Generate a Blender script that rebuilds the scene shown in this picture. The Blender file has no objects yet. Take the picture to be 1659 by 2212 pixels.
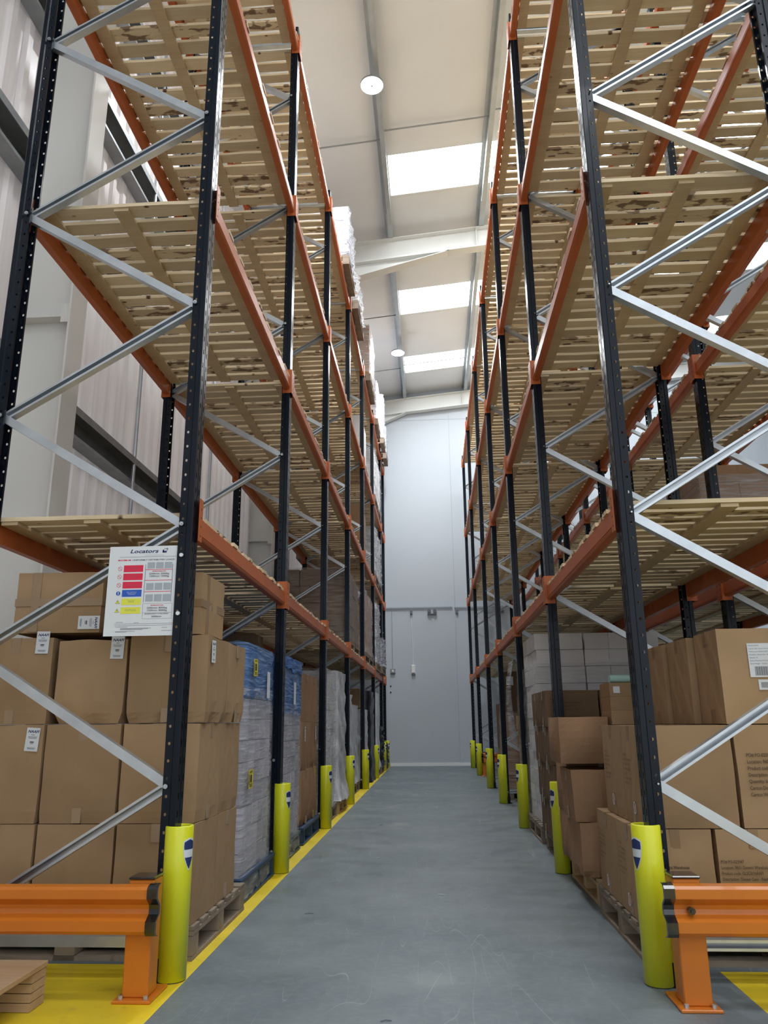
import bpy, math, random
from mathutils import Matrix, Vector
R_ = random.Random(7)
C = bpy.context.scene.collection
scene = bpy.context.scene

# ---------------------------------------------------------------- materials
def mat(name, col=(.5, .5, .5), rough=.5, metal=0., spec=.5, noise=None, nscale=(1, 1, 1), nsize=5., bump=0., bsize=40., coat=0., emit=None, rnd=0., detail=4.):
    m = bpy.data.materials.new(name); m.use_nodes = True
    nt = m.node_tree; N = nt.nodes; L = nt.links
    b = N['Principled BSDF']
    b.inputs['Base Color'].default_value = (*col, 1)
    b.inputs['Roughness'].default_value = rough
    b.inputs['Metallic'].default_value = metal
    b.inputs['Specular IOR Level'].default_value = spec
    b.inputs['Coat Weight'].default_value = coat
    if emit:
        b.inputs['Emission Color'].default_value = (*emit[0], 1)
        b.inputs['Emission Strength'].default_value = emit[1]
    out = None
    if noise or bump:
        tc = N.new('ShaderNodeTexCoord'); mp = N.new('ShaderNodeMapping')
        mp.inputs['Scale'].default_value = nscale
        L.new(tc.outputs['Object'], mp.inputs['Vector'])
    if noise:
        n = N.new('ShaderNodeTexNoise'); n.inputs['Scale'].default_value = nsize; n.inputs['Detail'].default_value = detail
        L.new(mp.outputs[0], n.inputs['Vector'])
        r = N.new('ShaderNodeMapRange'); r.inputs['From Min'].default_value = .3; r.inputs['From Max'].default_value = .7
        L.new(n.outputs['Fac'], r.inputs['Value'])
        mx = N.new('ShaderNodeMix'); mx.data_type = 'RGBA'
        mx.inputs['A'].default_value = (*col, 1); mx.inputs['B'].default_value = (*noise, 1)
        L.new(r.outputs[0], mx.inputs['Factor'])
        out = mx.outputs['Result']
        L.new(out, b.inputs['Base Color'])
    if rnd:
        oi = N.new('ShaderNodeObjectInfo'); h = N.new('ShaderNodeHueSaturation')
        r2 = N.new('ShaderNodeMapRange'); r2.inputs['To Min'].default_value = 1 - rnd; r2.inputs['To Max'].default_value = 1 + rnd
        L.new(oi.outputs['Random'], r2.inputs['Value']); L.new(r2.outputs[0], h.inputs['Value'])
        if out: L.new(out, h.inputs['Color'])
        else: h.inputs['Color'].default_value = (*col, 1)
        L.new(h.outputs[0], b.inputs['Base Color'])
    if bump:
        n2 = N.new('ShaderNodeTexNoise'); n2.inputs['Scale'].default_value = bsize; n2.inputs['Detail'].default_value = 3
        L.new(mp.outputs[0], n2.inputs['Vector'])
        bp = N.new('ShaderNodeBump'); bp.inputs['Strength'].default_value = bump; bp.inputs['Distance'].default_value = .01
        L.new(n2.outputs['Fac'], bp.inputs['Height']); L.new(bp.outputs[0], b.inputs['Normal'])
    return m

def wood_mat(name, c1, c2, knot):
    m = mat(name, c1, .75, noise=c2, nscale=(.35, 1, 1), nsize=9., spec=.25)
    nt = m.node_tree; N = nt.nodes; L = nt.links
    b = N['Principled BSDF']
    mx = [n for n in N if n.type == 'MIX'][0]
    tc = [n for n in N if n.type == 'TEX_COORD'][0]
    # long grain streaks
    mp = N.new('ShaderNodeMapping'); mp.inputs['Scale'].default_value = (1.2, 30, 30)
    L.new(tc.outputs['Object'], mp.inputs['Vector'])
    g = N.new('ShaderNodeTexNoise'); g.inputs['Scale'].default_value = 2.2; g.inputs['Detail'].default_value = 5
    L.new(mp.outputs[0], g.inputs['Vector'])
    rr = N.new('ShaderNodeMapRange'); rr.inputs['From Min'].default_value = .35; rr.inputs['From Max'].default_value = .75
    rr.inputs['To Max'].default_value = .55
    L.new(g.outputs['Fac'], rr.inputs['Value'])
    m2 = N.new('ShaderNodeMix'); m2.data_type = 'RGBA'
    L.new(rr.outputs[0], m2.inputs['Factor']); L.new(mx.outputs['Result'], m2.inputs['A'])
    m2.inputs['B'].default_value = (c2[0] * .75, c2[1] * .7, c2[2] * .6, 1)
    # knots
    v = N.new('ShaderNodeTexVoronoi'); v.inputs['Scale'].default_value = 6.
    mk = N.new('ShaderNodeMapping'); mk.inputs['Scale'].default_value = (.8, 1.3, .4)
    L.new(tc.outputs['Object'], mk.inputs['Vector']); L.new(mk.outputs[0], v.inputs['Vector'])
    kr = N.new('ShaderNodeMapRange'); kr.inputs['From Min'].default_value = .05; kr.inputs['From Max'].default_value = .1
    kr.inputs['To Min'].default_value = 1.; kr.inputs['To Max'].default_value = 0.
    L.new(v.outputs['Distance'], kr.inputs['Value'])
    m3 = N.new('ShaderNodeMix'); m3.data_type = 'RGBA'
    L.new(kr.outputs[0], m3.inputs['Factor']); L.new(m2.outputs['Result'], m3.inputs['A']); m3.inputs['B'].default_value = (*knot, 1)
    ge = N.new('ShaderNodeNewGeometry'); hs = N.new('ShaderNodeHueSaturation'); r5 = N.new('ShaderNodeMapRange')
    r5.inputs['To Min'].default_value = .80; r5.inputs['To Max'].default_value = 1.14
    L.new(ge.outputs['Random Per Island'], r5.inputs['Value']); L.new(r5.outputs[0], hs.inputs['Value'])
    L.new(m3.outputs['Result'], hs.inputs['Color'])
    # bark left along some boards
    mb_ = N.new('ShaderNodeMapping'); mb_.inputs['Scale'].default_value = (5, 12, 12); L.new(tc.outputs['Object'], mb_.inputs['Vector'])
    nb = N.new('ShaderNodeTexNoise'); nb.inputs['Scale'].default_value = 1.6; nb.inputs['Detail'].default_value = 3; L.new(mb_.outputs[0], nb.inputs['Vector'])
    rb = N.new('ShaderNodeMapRange'); rb.inputs['From Min'].default_value = .52; rb.inputs['From Max'].default_value = .58; L.new(nb.outputs['Fac'], rb.inputs['Value'])
    fr = N.new('ShaderNodeMath'); fr.operation = 'MULTIPLY'; fr.inputs[1].default_value = 7.31; L.new(ge.outputs['Random Per Island'], fr.inputs[0])
    f2 = N.new('ShaderNodeMath'); f2.operation = 'FRACT'; L.new(fr.outputs[0], f2.inputs[0])
    f3 = N.new('ShaderNodeMath'); f3.operation = 'GREATER_THAN'; f3.inputs[1].default_value = .8; L.new(f2.outputs[0], f3.inputs[0])
    f4 = N.new('ShaderNodeMath'); f4.operation = 'MULTIPLY'; L.new(f3.outputs[0], f4.inputs[0]); L.new(rb.outputs[0], f4.inputs[1])
    f5 = N.new('ShaderNodeMath'); f5.operation = 'MULTIPLY'; f5.inputs[1].default_value = .82; L.new(f4.outputs[0], f5.inputs[0])
    m6 = N.new('ShaderNodeMix'); m6.data_type = 'RGBA'; L.new(f5.outputs[0], m6.inputs['Factor']); L.new(hs.outputs[0], m6.inputs['A'])
    m6.inputs['B'].default_value = (knot[0] * 1.1, knot[1] * 1.1, knot[2] * 1.1, 1)
    L.new(m6.outputs['Result'], b.inputs['Base Color'])
    return m

def film_mat(name, tint, base, amt, glossy=.25):
    """clear stretch film: mostly see-through with milky streaks and glossy highlights"""
    m = bpy.data.materials.new(name); m.use_nodes = True
    nt = m.node_tree; N = nt.nodes; L = nt.links; N.clear()
    o = N.new('ShaderNodeOutputMaterial'); t = N.new('ShaderNodeBsdfTransparent'); p = N.new('ShaderNodeBsdfPrincipled')
    t.inputs['Color'].default_value = (*tint, 1)
    p.inputs['Base Color'].default_value = (*base, 1); p.inputs['Roughness'].default_value = glossy
    tc = N.new('ShaderNodeTexCoord'); mp = N.new('ShaderNodeMapping'); mp.inputs['Rotation'].default_value = (.25, .2, 0); mp.inputs['Scale'].default_value = (.8, .8, 9)
    L.new(tc.outputs['Object'], mp.inputs['Vector'])
    n = N.new('ShaderNodeTexNoise'); n.inputs['Scale'].default_value = 5; n.inputs['Detail'].default_value = 6; n.inputs['Distortion'].default_value = .6
    L.new(mp.outputs[0], n.inputs['Vector'])
    r = N.new('ShaderNodeMapRange'); r.inputs['From Min'].default_value = .35; r.inputs['From Max'].default_value = .72
    r.inputs['To Min'].default_value = amt * .45; r.inputs['To Max'].default_value = min(.95, amt * 1.8)
    L.new(n.outputs['Fac'], r.inputs['Value'])
    bp = N.new('ShaderNodeBump'); bp.inputs['Strength'].default_value = .9; bp.inputs['Distance'].default_value = .03
    L.new(n.outputs['Fac'], bp.inputs['Height']); L.new(bp.outputs[0], p.inputs['Normal'])
    mx = N.new('ShaderNodeMixShader'); L.new(r.outputs[0], mx.inputs[0]); L.new(t.outputs[0], mx.inputs[1]); L.new(p.outputs[0], mx.inputs[2])
    L.new(mx.outputs[0], o.inputs['Surface'])
    return m

M = {}
M['upright'] = mat('dark blue-black paint', (.005, .009, .016), .27, spec=.2, coat=.06, bump=.05, bsize=25)
M['orange'] = mat('orange beam paint', (.50, .125, .03), .42, spec=.4, noise=(.43, .10, .025), nsize=3)
M['orange_rail'] = mat('orange guard rail paint', (.60, .175, .018), .32, spec=.45, noise=(.55, .155, .015), nsize=4, coat=.15)
M['galv'] = mat('galvanised steel', (.62, .66, .7), .35, metal=.75, noise=(.5, .54, .58), nsize=8, bump=.04)
M['galv_dark'] = mat('dull galvanised steel', (.34, .36, .37), .5, metal=.5, noise=(.26, .28, .29), nsize=6)
M['slat'] = wood_mat('pale pine slat', (.68, .53, .345), (.80, .67, .47), (.11, .05, .025))
M['bearer'] = wood_mat('pine bearer', (.54, .405, .25), (.64, .50, .32), (.16, .08, .04))
M['pallet'] = wood_mat('weathered pallet wood', (.2, .16, .125), (.33, .27, .21), (.07, .05, .035))
M['pallet_new'] = wood_mat('fresh pallet wood', (.5, .34, .17), (.6, .44, .25), (.2, .1, .045))
M['ply'] = wood_mat('plywood pallet', (.4, .25, .14), (.5, .35, .22), (.2, .1, .05))
M['card'] = mat('brown cardboard', (.40, .265, .15), .8, noise=(.35, .23, .128), nsize=2.5, spec=.2, bump=.06, bsize=9, rnd=.09)
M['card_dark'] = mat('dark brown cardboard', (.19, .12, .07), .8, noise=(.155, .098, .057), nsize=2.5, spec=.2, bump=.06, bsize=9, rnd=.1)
M['card_pink'] = mat('reddish brown cardboard', (.38, .225, .13), .8, noise=(.33, .195, .11), nsize=2.5, spec=.2, bump=.06, bsize=9, rnd=.08)
M['carton_white'] = mat('off-white carton board', (.76, .745, .74), .7, noise=(.69, .675, .67), nsize=3, rnd=.07)
M['carton_lilac'] = mat('lilac grey carton', (.56, .54, .60), .7, noise=(.46, .44, .5), nsize=6, rnd=.25)
M['carton_bluegrey'] = mat('blue grey carton', (.24, .31, .44), .7, noise=(.36, .4, .5), nsize=6, rnd=.25)
M['tape'] = mat('brown packing tape', (.30, .185, .095), .25, spec=.5)
M['tape_clear'] = mat('clear packing tape', (.36, .25, .155), .3, spec=.5)
M['paper'] = mat('white paper label', (.72, .75, .78), .6)
M['ink'] = mat('black ink', (.03, .025, .03), .7)
M['ink_soft'] = mat('grey printed ink', (.16, .16, .19), .7)
M['ink_box'] = mat('faded box print', (.10, .065, .045), .8)
M['yellow'] = mat('yellow plastic protector', (.74, .76, .02), .35, spec=.5, noise=(.69, .71, .015), nsize=4, coat=.2)
M['yellow_label'] = mat('yellow paper label', (.8, .68, .03), .5)
M['black_plastic'] = mat('glossy black plastic', (.012, .012, .014), .2, spec=.6, coat=.5)
M['black_wrap'] = mat('black pallet wrap', (.012, .012, .014), .3, bump=.6, bsize=14)
M['navy_plastic'] = mat('dark blue plastic pallet', (.02, .05, .11), .45)
M['teal_plastic'] = mat('dark green plastic pallet', (.03, .06, .065), .45)
M['white_steel'] = mat('white painted steel', (.74, .75, .73), .4, noise=(.7, .71, .69), nsize=1.5)
M['cream_steel'] = mat('cream painted steel', (.76, .75, .72), .4)
M['purlin'] = mat('grey galvanised purlin', (.45, .48, .49), .45, metal=.5, noise=(.38, .41, .42), nsize=5)
M['white_plastic'] = mat('white plastic', (.8, .8, .8), .4)
M['white_sack'] = mat('white wrapped goods', (.66, .67, .7), .5, bump=.7, bsize=11, noise=(.55, .56, .6), nsize=5)
M['grey_wrap'] = mat('cloudy grey wrapping', (.56, .56, .58), .3, bump=.9, bsize=16, noise=(.74, .74, .77), nsize=7)
M['blue_top'] = mat('bright blue plastic sheet', (.03, .16, .5), .3, bump=.5, bsize=14)
M['mint'] = mat('pale mint foam roll', (.42, .68, .62), .5)
M['red'] = mat('red print', (.72, .02, .07), .6)
M['blue'] = mat('blue print', (.02, .1, .5), .6)
M['navy'] = mat('navy print', (.02, .035, .14), .6)
M['yellow_print'] = mat('yellow print', (.75, .76, .08), .6)
M['grey_print'] = mat('grey print', (.38, .42, .47), .6)
M['film'] = film_mat('clear stretch film', (.98, .98, .985), (.80, .81, .85), .26)
M['film_heavy'] = film_mat('thick stretch film', (.95, .95, .96), (.7, .71, .75), .55)
M['film_thin'] = film_mat('thin stretch film', (.98, .98, .98), (.82, .82, .85), .14)
M['film_blue'] = film_mat('blue stretch film', (.5, .68, .95), (.22, .38, .68), .5)
M['led'] = mat('LED diffuser', (1, 1, 1), .5, emit=((.93, .97, 1), 22))
M['skylight'] = mat('translucent rooflight', (1, 1, 1), .5, emit=((.93, .97, 1), 12.0))

def floor_mat():
    m = bpy.data.materials.new('painted concrete floor with yellow marking'); m.use_nodes = True
    nt = m.node_tree; N = nt.nodes; L = nt.links; b = N['Principled BSDF']
    tc = N.new('ShaderNodeTexCoord'); sp = N.new('ShaderNodeSeparateXYZ'); L.new(tc.outputs['Object'], sp.inputs[0])
    def math_(op, a, bb, c=None):
        n = N.new('ShaderNodeMath'); n.operation = op
        for i, v in enumerate((a, bb) if c is None else (a, bb, c)):
            if isinstance(v, (int, float)): n.inputs[i].default_value = v
            else: L.new(v, n.inputs[i])
        return n.outputs[0]
    X, Y = sp.outputs['X'], sp.outputs['Y']
    lt = lambda a, v: math_('LESS_THAN', a, v); gt = lambda a, v: math_('GREATER_THAN', a, v)
    A = math_('MULTIPLY', math_('MULTIPLY', lt(X, -1.072), lt(Y, 3.80)), gt(Y, 1.0))
    S = math_('MULTIPLY', math_('MULTIPLY', lt(X, -1.072), gt(X, -1.35)), lt(Y, 19.7))
    Rr = math_('MULTIPLY', math_('MULTIPLY', gt(X, 1.19), lt(Y, 3.76)), gt(Y, 1.0))
    S = math_('MULTIPLY', S, gt(Y, 1.0))
    mask = math_('MAXIMUM', math_('MAXIMUM', A, S), Rr)
    def noise(scale, det, sc=(1, 1, 1), rot=0., dist=0.):
        mp = N.new('ShaderNodeMapping'); mp.inputs['Scale'].default_value = sc; mp.inputs['Rotation'].default_value = (0, 0, rot)
        L.new(tc.outputs['Object'], mp.inputs['Vector'])
        n = N.new('ShaderNodeTexNoise'); n.inputs['Scale'].default_value = scale; n.inputs['Detail'].default_value = det; n.inputs['Distortion'].default_value = dist
        L.new(mp.outputs[0], n.inputs['Vector']); return n.outputs['Fac']
    def rng(f, a, bb, c=0., d=1.):
        r = N.new('ShaderNodeMapRange'); r.inputs['From Min'].default_value = a; r.inputs['From Max'].default_value = bb
        r.inputs['To Min'].default_value = c; r.inputs['To Max'].default_value = d; L.new(f, r.inputs['Value']); return r.outputs[0]
    def mixc(f, a, bb):
        n = N.new('ShaderNodeMix'); n.data_type = 'RGBA'
        if isinstance(f, float): n.inputs['Factor'].default_value = f
        else: L.new(f, n.inputs['Factor'])
        for k, v in (('A', a), ('B', bb)):
            if isinstance(v, tuple): n.inputs[k].default_value = (*v, 1)
            else: L.new(v, n.inputs[k])
        return n.outputs['Result']
    base = mixc(rng(noise(1.3, 6), .35, .68), (.115, .145, .165), (.165, .195, .21))
    base = mixc(rng(noise(30, 3), .45, .75, 0, .35), base, (.22, .24, .25))
    # fine scratches: thin ridges of stretched noise in several directions
    sc = None
    for rot, s_, st in ((.5, 1.1, (3.2, .35, 1)), (-.75, .9, (3.5, .3, 1)), (1.3, 1.2, (3, .4, 1)), (-.15, .8, (3.4, .25, 1)), (.95, 1.5, (3, .3, 1))):
        f = noise(s_, 1.0, st, rot, .25)
        ridge = rng(math_('ABSOLUTE', math_('SUBTRACT', f, .5), 0.), 0., .0016, 1., 0.)
        ridge = math_('MULTIPLY', ridge, rng(noise(.9 + s_, 4), .48, .6))
        sc = ridge if sc is None else math_('MAXIMUM', sc, ridge)
    base = mixc(math_('MULTIPLY', sc, .45), base, (.42, .45, .46))
    stain = rng(noise(1.1, 3, (1.4, 1, 1), .4), .63, .75, 0, .45)
    base = mixc(stain, base, (.3, .32, .29))
    yel = mixc(rng(noise(2.5, 5), .35, .7), (.78, .58, .02), (.68, .52, .025))
    yel = mixc(rng(noise(14, 4), .6, .75, 0, .35), yel, (.35, .3, .08))
    L.new(mixc(mask, base, yel), b.inputs['Base Color'])
    L.new(rng(noise(4, 4), .3, .7, .34, .55), b.inputs['Roughness'])
    bp = N.new('ShaderNodeBump'); bp.inputs['Strength'].default_value = .12; bp.inputs['Distance'].default_value = .003
    L.new(noise(60, 3), bp.inputs['Height']); L.new(bp.outputs[0], b.inputs['Normal'])
    return m
M['floor'] = floor_mat()

def ribbed_mat(name, c1, c2, axis, pitch):
    """metal liner sheet with fine ribs along one direction (bump) and slight dirt"""
    m = mat(name, c1, .5, noise=c2, nsize=.9, spec=.4)
    nt = m.node_tree; N = nt.nodes; L = nt.links; b = N['Principled BSDF']
    tc = [n for n in N if n.type == 'TEX_COORD'][0]
    w = N.new('ShaderNodeTexWave'); w.wave_type = 'BANDS'; w.bands_direction = axis; w.wave_profile = 'SIN'
    w.inputs['Scale'].default_value = .314 / pitch
    L.new(tc.outputs['Object'], w.inputs['Vector'])
    bp = N.new('ShaderNodeBump'); bp.inputs['Strength'].default_value = .12; bp.inputs['Distance'].default_value = .004
    L.new(w.outputs['Fac'], bp.inputs['Height']); L.new(bp.outputs[0], b.inputs['Normal'])
    return m
M['ceiling'] = ribbed_mat('white roof liner', (.78, .80, .82), (.73, .75, .77), 'Y', .1)
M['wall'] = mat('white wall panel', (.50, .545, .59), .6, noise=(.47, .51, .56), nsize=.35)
M['wall_left'] = mat('pearly wall sheet with added glow', (.80, .765, .76), .35, noise=(.66, .615, .61), nscale=(1, 6, .15), nsize=1.6, bump=.15, bsize=2, emit=((.9, .86, .86), .10))  # faint emission added so the sheet looks lighter, as if backlit

# ---------------------------------------------------------------- mesh builder
class MB:
    def __init__(s): s.v = []; s.f = []; s.sm = []; s.mi = []; s.cur = 0
    def add(s, vs, fs, smooth=False):
        o = len(s.v); s.v += [tuple(v) for v in vs]
        for f in fs: s.f.append(tuple(i + o for i in f)); s.sm.append(smooth); s.mi.append(s.cur)
        return s
    def box(s, x0, x1, y0, y1, z0, z1):
        return s.add([(x0, y0, z0), (x1, y0, z0), (x1, y1, z0), (x0, y1, z0), (x0, y0, z1), (x1, y0, z1), (x1, y1, z1), (x0, y1, z1)],
                     [(3, 2, 1, 0), (4, 5, 6, 7), (0, 1, 5, 4), (1, 2, 6, 5), (2, 3, 7, 6), (3, 0, 4, 7)])
    def cbox(s, x0, x1, y0, y1, z0, z1, c):
        """box with chamfered vertical and horizontal edges"""
        V = []; 
        for z, i in ((z0, c), (z0 + c, 0), (z1 - c, 0), (z1, c)):
            a, b, d, e = x0 + i, x1 - i, y0 + i, y1 - i
            k = c * .7 if i == 0 else 0
            V += [(a + k, d, z), (b - k, d, z), (b, d + k, z), (b, e - k, z), (b - k, e, z), (a + k, e, z), (a, e - k, z), (a, d + k, z)]
        F = [tuple(range(7, -1, -1)), tuple(range(24, 32))]
        for l in range(3):
            for i in range(8):
                j = (i + 1) % 8
                F.append((l * 8 + i, l * 8 + j, l * 8 + 8 + j, l * 8 + 8 + i))
        return s.add(V, F)
    def cyl(s, p, q, r, n=12, smooth=True, r2=None, caps=True):
        p, q = Vector(p), Vector(q); d = (q - p).normalized()
        a = d.orthogonal().normalized(); b = d.cross(a); r2 = r if r2 is None else r2
        V = []
        for P, rr in ((p, r), (q, r2)):
            for i in range(n):
                t = 2 * math.pi * i / n; V.append(P + a * math.cos(t) * rr + b * math.sin(t) * rr)
        s.add(V, [(i, (i + 1) % n, n + (i + 1) % n, n + i) for i in range(n)], smooth)
        if caps: s.add(V, [tuple(range(n - 1, -1, -1)), tuple(range(n, 2 * n))])
        return s
    def extrude(s, prof, a, b, axis, closed=True, smooth=False, caps=True):
        """profile (list of 2-tuples) swept from a to b along axis; for 'x' the tuple is (y,z), 'y' (x,z), 'z' (x,y)"""
        def P(u, w, t): return {'x': (t, u, w), 'y': (u, t, w), 'z': (u, w, t)}[axis]
        n = len(prof); V = [P(u, w, a) for u, w in prof] + [P(u, w, b) for u, w in prof]
        s.add(V, [(i, (i + 1) % n, n + (i + 1) % n, n + i) for i in range(n if closed else n - 1)], smooth)
        if closed and caps: s.add(V, [tuple(range(n)), tuple(range(2 * n - 1, n - 1, -1))])
        return s
    def mesh(s, name, mats):
        me = bpy.data.meshes.new(name); me.from_pydata(s.v, [], s.f)
        for m in (mats if isinstance(mats, (list, tuple)) else [mats]): me.materials.append(m)
        me.polygons.foreach_set('use_smooth', s.sm); me.polygons.foreach_set('material_index', s.mi)
        me.validate()
        import bmesh
        bm = bmesh.new(); bm.from_mesh(me); bmesh.ops.recalc_face_normals(bm, faces=bm.faces); bm.to_mesh(me); bm.free()
        me.update(); return me
    def obj(s, name, mats, parent=None, loc=None):
        return link(name, s.mesh(name, mats), parent, loc)

def link(name, data, parent=None, loc=None, rz=0):
    o = bpy.data.objects.new(name, data); C.objects.link(o)
    if parent is not None: o.parent = parent
    if loc: o.location = loc
    if rz: o.rotation_euler[2] = rz
    return o
def empty(name, loc=(0, 0, 0), rz=0):
    o = link(name, None, None, loc, rz); o.empty_display_size = .1; return o
def tag(o, label, cat, group=None):
    o['label'] = label; o['category'] = cat
    if group: o['group'] = group
    return o
def struct(o, label=None):
    o['kind'] = 'structure'
    if label: o['label'] = label
    return o
def dup(o, loc=None, rz=None, label=None, group=None, parent=None):
    c = o.copy(); C.objects.link(c)
    if parent is not None: c.parent = parent
    if loc is not None: c.location = loc
    if rz is not None: c.rotation_euler[2] = rz
    if label: c['label'] = label
    if group: c['group'] = group
    for ch in o.children: dup(ch, parent=c)
    return c
def text(body, size, mtl, parent, loc, rot=(math.pi / 2, 0, 0), name='printed_text', sx=1., shear=0., bold=0., space=1., line=1., align='LEFT'):
    cu = bpy.data.curves.new(name, 'FONT'); cu.body = body; cu.size = size; cu.shear = shear; cu.offset = bold
    cu.space_character = space; cu.space_line = line; cu.align_x = align; cu.resolution_u = 2; cu.fill_mode = 'FRONT'
    cu.materials.append(mtl)
    o = link(name, cu, parent, loc); o.rotation_euler = rot; o.scale = (sx, 1, 1)
    return o

# ---------------------------------------------------------------- camera
FX, PI_, YA, RO, CH = 1660.6766, .26680, -.0595, -.0104, 1.0409
cp, sp_, cy, sy = math.cos(PI_), math.sin(PI_), math.cos(YA), math.sin(YA)
fw = Vector((sy * cp, cy * cp, sp_)); r0 = Vector((cy, -sy, 0)); u0 = r0.cross(fw)
rr = r0 * math.cos(RO) + u0 * math.sin(RO); uu = -r0 * math.sin(RO) + u0 * math.cos(RO)
cam = bpy.data.cameras.new('camera'); co = bpy.data.objects.new('camera', cam); C.objects.link(co)
m4 = Matrix((rr, uu, -fw)).transposed().to_4x4(); m4.translation = (0, 0, CH); co.matrix_world = m4
cam.sensor_fit = 'VERTICAL'; cam.sensor_height = 36; cam.lens = FX / 2212 * 36; cam.clip_start = .05
scene.camera = co

# ---------------------------------------------------------------- building shell
WALLY = 19.72; XL, XR = -3.22, 13.0; YB = -6.0
roofz = lambda x: 9.80 + .1 * (x + .55)
struct(MB().box(XL - .3, XR, YB, WALLY + .3, -.2, 0).obj('floor', M['floor']))
# back wall with panel joints
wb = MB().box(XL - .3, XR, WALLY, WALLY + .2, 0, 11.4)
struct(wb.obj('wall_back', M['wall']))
MBj = MB()
for x in (.62,): MBj.box(x - .006, x + .006, WALLY - .004, WALLY, .1, 9.2)
MBj.box(XL, XR, WALLY - .004, WALLY, 9.02, 9.035)
struct(MBj.obj('trim_1', M['grey_print']))
struct(MB().box(-1.07, .9, WALLY - .012, WALLY, 0, .07).obj('baseboard_back', M['white_plastic']))
# left wall: trapezoidal sheet with vertical ribs
prof = []; y = YB
while y < WALLY:
    prof += [(XL, y), (XL, y + .13), (XL + .03, y + .155), (XL + .03, y + .225)]; y += .25
prof += [(XL, WALLY)]
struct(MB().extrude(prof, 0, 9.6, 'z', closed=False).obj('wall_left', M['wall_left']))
rails = MB()
for k, z in enumerate((1.85, 3.6, 5.38, 6.85, 8.4)):
    r1 = MB(); pr = [(XL + .03, z + .1), (XL + .22, z + .1), (XL + .22, z + .03), (XL + .212, z + .03), (XL + .212, z + .092), (XL + .04, z + .092), (XL + .04, z - .1), (XL + .03, z - .1)]
    r1.extrude(pr, YB, WALLY, 'y')
    r1.extrude([(XL + .03, z - .14), (XL + .16, z - .14), (XL + .16, z - .11), (XL + .03, z - .11)], YB, WALLY, 'y')
    struct(r1.obj('trim_%d' % (k + 2), M['galv_dark']))
rods = MB()
for y in (7.35, 10.0, 13.4, 16.0): rods.cyl((XL + .2, y, .5), (XL + .2, y, 9), .022, 8)
struct(rods.obj('trim_7', M['galv']))
# roof liner, split around the rooflights
SKY = [(10.38, 11.35), (14.4, 15.38), (17.46, 18.36)]
SKY_ALL = [(-3.4, -2.4), (.6, 1.6), (5.2, 6.2)] + SKY
SX0, SX1 = -.50, 7.5
TH = math.atan(.1)
def roof_quad(mb, x0, x1, y0, y1, dz=0.):
    mb.add([(x0, y0, roofz(x0) + dz), (x1, y0, roofz(x1) + dz), (x1, y1, roofz(x1) + dz), (x0, y1, roofz(x0) + dz)], [(0, 1, 2, 3)])
rf = MB(); roof_quad(rf, XL - .3, SX0, YB, WALLY + .2); roof_quad(rf, SX1, XR, YB, WALLY + .2)
yy = YB
for a, b in SKY_ALL:
    roof_quad(rf, SX0, SX1, yy, a); yy = b
roof_quad(rf, SX0, SX1, yy, WALLY + .2)
struct(rf.obj('ceiling', M['ceiling']))
for i, (a, b) in enumerate(SKY_ALL):
    w = MB(); roof_quad(w, SX0, SX1, a, b, .05)
    w.cur = 1
    for y in (a, b):
        w.add([(SX0, y, roofz(SX0)), (SX1, y, roofz(SX1)), (SX1, y, roofz(SX1) + .05), (SX0, y, roofz(SX0) + .05)], [(0, 1, 2, 3)])
    w.add([(SX0, b, roofz(SX0) - .01), (SX1, b, roofz(SX1) - .01), (SX1, b + .07, roofz(SX1) - .01), (SX0, b + .07, roofz(SX0) - .01)], [(0, 1, 2, 3)])
    w.add([(SX0 - .05, a - .1, roofz(SX0) - .01), (SX0, a - .1, roofz(SX0) - .01), (SX0, b + .12, roofz(SX0) - .01), (SX0 - .05, b + .12, roofz(SX0) - .01)], [(0, 1, 2, 3)])
    w.add([(SX0, a, roofz(SX0)), (SX0, b, roofz(SX0)), (SX0, b, roofz(SX0) + .05), (SX0, a, roofz(SX0) + .05)], [(0, 1, 2, 3)])
    struct(w.obj('window_%d' % (i + 1), [M['skylight'], M['white_steel']]))
# purlins (Z sections along the aisle) with sleeves and round anti-sag bars
n = 8
for x in (-2.24, -.58, 1.08, 2.74, 4.4, 6.06, 7.72):
    zt = roofz(x); p = MB()
    p.extrude([(x - .07, zt - .01), (x, zt - .01), (x, zt - .19), (x + .06, zt - .19), (x + .06, zt - .165), (x + .066, zt - .165), (x + .066, zt - .2), (x - .008, zt - .2), (x - .008, zt - .02), (x - .07, zt - .02)], YB, WALLY, 'y')
    for y in (5.2, 12.35, WALLY):
        p.box(x - .02, x - .008, y - .8, y + .8, zt - .205, zt - .02)
    struct(p.obj('trim_%d' % n, M['purlin'])); n += 1
sag = MB()
for (y, x0, x1) in ((9.9, -2.24, -.58), (9.72, -.58, 1.08), (9.6, 1.08, 2.74), (15.2, -2.24, -.58), (17.85, -2.24, -.58), (2.6, -2.24, -.58), (2.5, -.58, 1.08), (17.7, -.58, 1.08)):
    sag.cyl((x0, y, roofz(x0) - .1), (x1, y, roofz(x1) - .1), .013, 6)
struct(sag.obj('trim_15', M['galv_dark']))
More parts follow.
